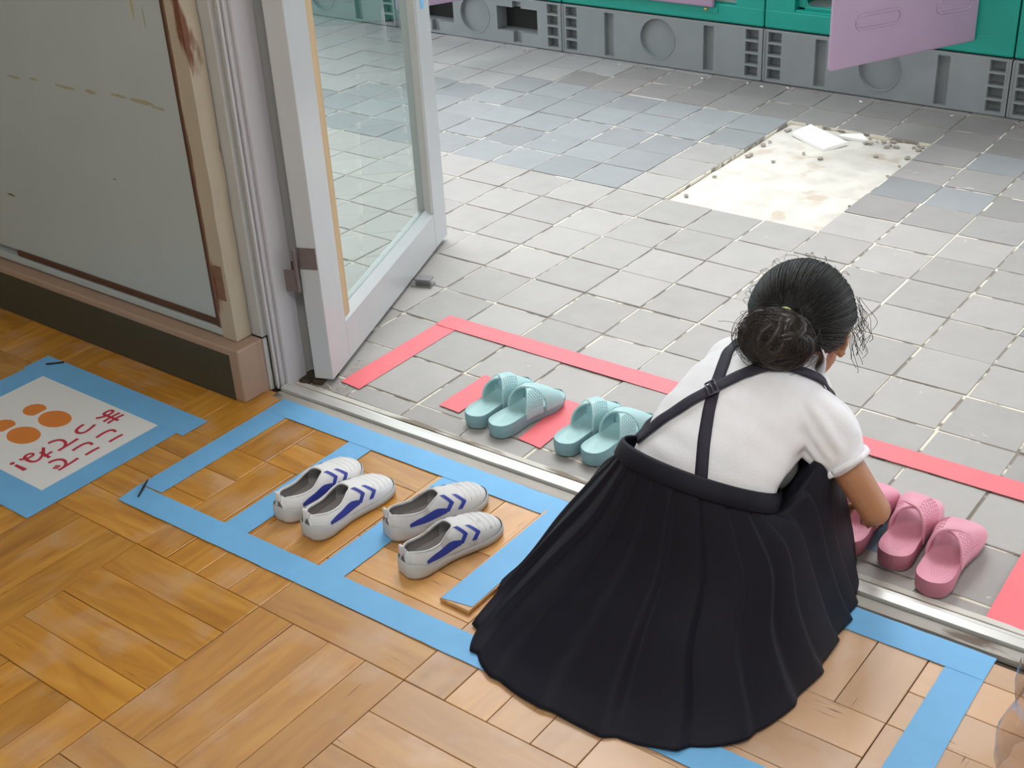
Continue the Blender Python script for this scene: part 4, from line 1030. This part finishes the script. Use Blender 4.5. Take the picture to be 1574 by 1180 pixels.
# --------- suspender straps laid on the blouse
def ribbon(name, pts, wd, off, m, parent, n=60):
    P = []; f = lambda t: Vector([spl(list(range(len(pts))), [p[i] for p in pts], t*(len(pts)-1)) for i in range(3)])
    for k in range(n+1):
        q = f(k/n); loc, nr, _, _ = SB.find_nearest(q); P.append((loc, nr))
    for _ in range(4): P = [P[0]]+[((P[k-1][0]+P[k][0]*2+P[k+1][0])/4, (P[k-1][1]+P[k][1]*2+P[k+1][1]).normalized()) for k in range(1, n)]+[P[-1]]
    V = []; F = []
    for k in range(n+1):
        d = (P[min(k+1, n)][0]-P[max(k-1, 0)][0]).normalized(); s = d.cross(P[k][1]).normalized()
        for j in (-1, -.33, .33, 1):
            q = P[k][0]+s*wd/2*j; loc, nr, _, _ = SB.find_nearest(q); V.append(loc+P[k][1]*off)
    for k in range(n):
        for j in range(3): i = k*4+j; F.append((i, i+1, i+5, i+4))
    me = bpy.data.meshes.new(name); me.from_pydata([tuple(v) for v in V], [], F); t = bpy.data.objects.new('tmp', me); col.objects.link(t); md = t.modifiers.new('s', 'SOLIDIFY'); md.thickness = .0022; md.offset = 0; me2 = evalmesh(t); bpy.data.objects.remove(t)
    return link(name, me2, m, parent, True), P
A_ = [(-0.1278, -0.0311, 0.28), (-0.0778, -0.0112, 0.3353), (-0.0353, 0.0204, 0.37), (-0.0057, 0.0498, 0.3884), (0.0215, 0.0741, 0.3987), (0.0642, 0.0993, 0.3972), (.085, .125, .37), (.085, .14, .33)]
B_ = [(0.0043, -0.0807, 0.2836), (-0.0207, -0.0229, 0.3421), (-0.0338, 0.0195, 0.3698), (-0.0423, 0.0569, 0.3851), (-0.0539, 0.1007, 0.3942), (-.058, .15, .385), (-.058, .18, .34)]
s1_, P1_ = ribbon('suspender', B_, .0185, .0022, 'navy_strap', girl); s2_, P2_ = ribbon('suspender', A_, .0185, .0050, 'navy_strap', girl)
loc, nr, _, _ = SB.find_nearest(Vector((-.0345, .020, .37))); dd = Vector((.0425, .033, .035)).normalized(); dd = (dd-nr*dd.dot(nr)).normalized(); ss = dd.cross(nr).normalized(); c_ = loc+nr*.0085
bb = []
for a, b_, in (((-.012, -.007), (.012, -.007)), ((.012, -.007), (.012, .007)), ((.012, .007), (-.012, .007)), ((-.012, .007), (-.012, -.007)), ((-.012, 0), (.012, 0))):
    bb.append(([c_+ss*a[0]+dd*a[1], c_+ss*b_[0]+dd*b_[1]], .0015))
tubes('buckle', bb, 'buckle', s2_, 8)

# --------- hair
T0 = Vector((-.004, -.090, -.014))        # where the hair is tied, in head space
def cap(d, lift=0.): # point of the hair surface in direction d
    d = d.normalized(); r = (.0775+lift, .0925+lift, .0845+lift); k = 1/math.sqrt((d.x/r[0])**2+(d.y/r[1])**2+(d.z/r[2])**2); return Vector((0, -.004, .012))+d*k
bm = bmesh.new(); bmesh.ops.create_icosphere(bm, subdivisions=5, radius=1)
def hairline(d):  # lowest allowed z of direction
    y = d.y; base = -.56+1.05*min(max((y+.38)/1.15, 0), 1)**.8; return base
dl = []
for v in bm.verts:
    d = v.co.normalized()
    if d.z < hairline(d)-.03 or (Vector((abs(cap(d).x), cap(d).y, cap(d).z))-Vector((.073, .004, -.016))).length < .027: dl.append(v)
    n_ = noise.noise(Vector((d.x*7, d.y*2, d.z*7))); v.co = H(cap(d, .0012*n_))
bmesh.ops.delete(bm, geom=dl, context='VERTS')
hair = frombm('hair', bm, 'hair', girl, True)
paths = []; rnd = random.Random(3)
td = (T0-Vector((0, -.004, .012))).normalized()
for k in range(1500):
    az = rnd.uniform(-math.pi, math.pi); y = math.cos(az); x = math.sin(az)
    hy = hairline(Vector((x, y, 0))*.9); el_ = hy+.02+rnd.random()**2*.9
    d0 = Vector((x, y, min(el_, .98)*1.0)).normalized() if rnd.random() < .75 else Vector((rnd.gauss(0, 1), rnd.gauss(0, 1), abs(rnd.gauss(0, 1)))).normalized()
    if d0.z < hairline(d0)-.02 or (abs(d0.x) > .6 and -.35 < d0.z < .16 and -.22 < d0.y < .35): continue
    ang = d0.angle(td)
    if ang < .1: continue
    lift = rnd.uniform(.0002, .0030); n = 12; pts = []; ph = rnd.random()*6
    for i in range(n+1):
        t = i/n; d = (d0*math.sin((1-t)*ang)+td*math.sin(t*ang))/math.sin(ang)
        d = d+Vector((noise.noise(Vector((ph, t*2, 0))), noise.noise(Vector((ph, t*2, 5))), noise.noise(Vector((ph, t*2, 9)))))*.05*math.sin(t*math.pi)
        pts.append(H(cap(d, lift)))
    paths.append((pts, .00075))
o = tubes('hair_strands', paths, 'hair', hair, 3); o['kind'] = 'stuff'
# bun
BC = Vector((-.012, -.102, -.032)); BR = (.053, .040, .043)
bm = bmesh.new(); ell(bm, BC, BR, None, 32)
for v in bm.verts: v.co = H(v.co+Vector((0, 0, 0))+(v.co-BC).normalized()*.006*noise.noise(v.co*35))
for k in range(20):      # coiled locks
    ax = Vector((rnd.gauss(0, .8), -1, rnd.gauss(0, .8))).normalized(); u_ = ax.cross(Vector((0, 0, 1))).normalized(); v_ = ax.cross(u_); rad = rnd.uniform(.35, .95); a0 = rnd.uniform(0, 6.28); ln = rnd.uniform(1.6, 3.2); hg = math.sqrt(1-rad*rad); lp = []
    for i in range(9):
        a = a0+ln*i/8; dd = (u_*math.cos(a)+v_*math.sin(a))*rad+ax*hg; lp.append(H(BC+Vector((dd.x*BR[0], dd.y*BR[1], dd.z*BR[2]))*.93))
    chain(bm, lp, [.0035+.0045*math.sin(math.pi*i/8) for i in range(9)], 8)
bun = frombm('hair_bun', bm, 'hair_brown', girl, True); bun['label'] = 'loosely coiled brown-black bun'
paths = []
for k in range(420):
    ph = rnd.uniform(0, 6.28); tl = rnd.gauss(0, .9); rad = rnd.uniform(.35, 1.0); pts = []; a0 = rnd.uniform(0, 6.28); ln = rnd.uniform(1.5, 3.6)
    ax = Vector((math.sin(tl)*math.cos(ph)*.6, -1, math.sin(tl)*math.sin(ph)*.6)).normalized(); u_ = ax.cross(Vector((0, 0, 1))).normalized(); v_ = ax.cross(u_)
    hgt = math.sqrt(max(0, 1-rad*rad))
    for i in range(15):
        a = a0+ln*i/14; dd = (u_*math.cos(a)+v_*math.sin(a))*rad+ax*hgt; kk = 1.05+rnd.random()*.002+.05*noise.noise(Vector((k, i*.2, 0)))
        pts.append(H(BC+Vector((dd.x*BR[0], dd.y*BR[1], dd.z*BR[2]))*kk))
    paths.append((pts, .0006))
for k in range(30):
    ph = rnd.uniform(0, 6.28); ax = Vector((rnd.gauss(0, .7), -1, rnd.gauss(0, .7))).normalized(); u_ = ax.cross(Vector((0, 0, 1))).normalized(); v_ = ax.cross(u_); a0 = rnd.uniform(0, 6.28)
    paths.append(([H(BC+Vector((q.x*BR[0], q.y*BR[1], q.z*BR[2]))*(1.1+.14*math.sin(i/5.))) for i in range(15) for q in [(u_*math.cos(a0+i*.13)+v_*math.sin(a0+i*.13))]], .0004))
o = tubes('bun_strands', paths, 'hair_brown', bun, 3); o['kind'] = 'stuff'
# tie
bm = bmesh.new(); pts = [H(T0+Vector((.014*math.cos(a)-.004, -.010+.004*math.sin(a*2), .014*math.sin(a)+.014))) for a in [k*2*math.pi/24 for k in range(25)]]
bm.free(); tubes('hair_tie', [(pts, .0022)], 'hair_tie', girl, 6)
# loose curls and flyaways
paths = []
for k in range(30):    # at the right temple, in front of the ear
    s = Vector((.070+rnd.uniform(-.004, .003), .030+rnd.uniform(-.015, .03), .030+rnd.uniform(-.02, .03))); ln = rnd.uniform(.05, .10); cr = rnd.uniform(.002, .009); tw = rnd.uniform(4, 9); ph = rnd.random()*6; out = Vector((rnd.uniform(.1, .5), rnd.uniform(.1, .7), 0)).normalized()*rnd.uniform(.006, .03)
    pts = [s+Vector((0, 0, -ln*t))+out*math.sin(t*1.9)+Vector((math.cos(ph+tw*t), math.sin(ph+tw*t), 0))*cr*t for t in [i/18 for i in range(19)]]
    # hang in world space rather than along the tilted head
    w0 = H(s); P = [w0+Vector((0, 0, -ln*t*.85))+Vector((out.x*1.0, out.y*.9, 0))*math.sin(t*1.9)+Vector((math.cos(ph+tw*t), math.sin(ph+tw*t), 0))*cr*t for t in [i/18 for i in range(19)]]
    paths.append((P, .00045))
for k in range(70):    # all round the head
    d = Vector((rnd.gauss(0, 1), rnd.gauss(-.3, 1), rnd.gauss(.2, .8))).normalized()
    if d.z < hairline(d): continue
    tdir = (td-d*td.dot(d)).normalized(); P = []; L_ = rnd.uniform(.3, .8); ph = rnd.random()*9
    for i in range(13):
        t = i/12; P.append(H(cap(d+tdir*L_*t+Vector((noise.noise(Vector((ph, t*3, 0))), noise.noise(Vector((ph, t*3, 3))), 0))*.15, .002+.010*math.sin(t*2.4)*rnd.uniform(.9, 1.1))))
    paths.append((P, .00035))
for k in range(26):    # wisps by the nape and the bun
    s = BC+Vector((rnd.uniform(-.05, .01), rnd.uniform(-.01, .03), rnd.uniform(-.02, .04))); w0 = H(s); o1 = Vector((-rnd.uniform(.005, .028), -rnd.uniform(-.01, .02), -rnd.uniform(0, .04)))
    ph = rnd.random()*6; P = [w0+o1*t*1.3+Vector((math.cos(ph+5*t), math.sin(ph+5*t), 0))*.006*t for t in [i/12 for i in range(13)]]; paths.append((P, .00035))
o = tubes('loose_hair', paths, 'hair', girl, 3); o['kind'] = 'stuff'
# socks
for an, to in (((1.015, -.36, .060), (.985, -.225, .022)), ((1.165, -.375, .060), (1.185, -.240, .022))):
    b_ = bmesh.new(); chain(b_, [g_((an[0], an[1]-.012, .028)), g_(an)], [.0255, .028]); chain(b_, [g_((an[0], an[1]-.010, .031)), g_(((an[0]+to[0])/2, (an[1]+to[1])/2, .034)), g_((to[0], to[1]+.002, .026))], [.027, .030, .023])
    remeshed('sock', b_, 'sock', .004, 3, girl)


# ================================================================== SMALL THINGS
o = tubes('splinter', [([(.058, -.640, .004), (.074, -.662, .006), (.090, -.688, .005)], lambda t: .0022*(1.1-abs(t-.6)))], 'twig'); tag(o, 'black splinter lying across the left corner of the blue tape outline', 'splinter')
o = tubes('splinter', [([(-.505, -.462, .004), (-.49, -.45, .005), (-.478, -.435, .004)], .0022)], 'twig'); tag(o, 'dark crumb on the far corner of the sign frame', 'splinter')
# clear plastic bag standing at the right edge
bm = bmesh.new(); bmesh.ops.create_grid(bm, x_segments=24, y_segments=30, size=.5)
for v in bm.verts:
    a = (v.co.x+.5)*2*math.pi; h = (v.co.y+.5)
    r = .085*(1-.35*h**3)
    p = Vector((math.cos(a)*r*1.1, math.sin(a)*r*1.2, h*.26))
    p += Vector((noise.noise(p*18), noise.noise(p*18+Vector((5, 0, 0))), 0))*.02; v.co = p
bmesh.ops.remove_doubles(bm, verts=bm.verts, dist=.0005)
o = frombm('plastic_bag', bm, 'clear_plastic', None, True); o.location = (1.672, -.47, .004); tag(o, 'clear crumpled plastic bag at the right edge of the picture on the parquet', 'bag')
# unseen fill lamp, added overhead to brighten the floor and board
for x in (1.7,):
    L0 = empty('fill_lamp', (x, -1.9, 2.70)); tag(L0, 'added fill lamp under the ceiling, ' + ('over the sign' if x < 0 else 'behind the crouching person'), 'lamp'); box('housing', (-.1, -.62, 0), (.1, .62, .049), 'jamb_grey', L0, .003); box('glow_panel', (-.08, -.6, -.02), (.08, .6, -.0005), 'fill_glow', L0)
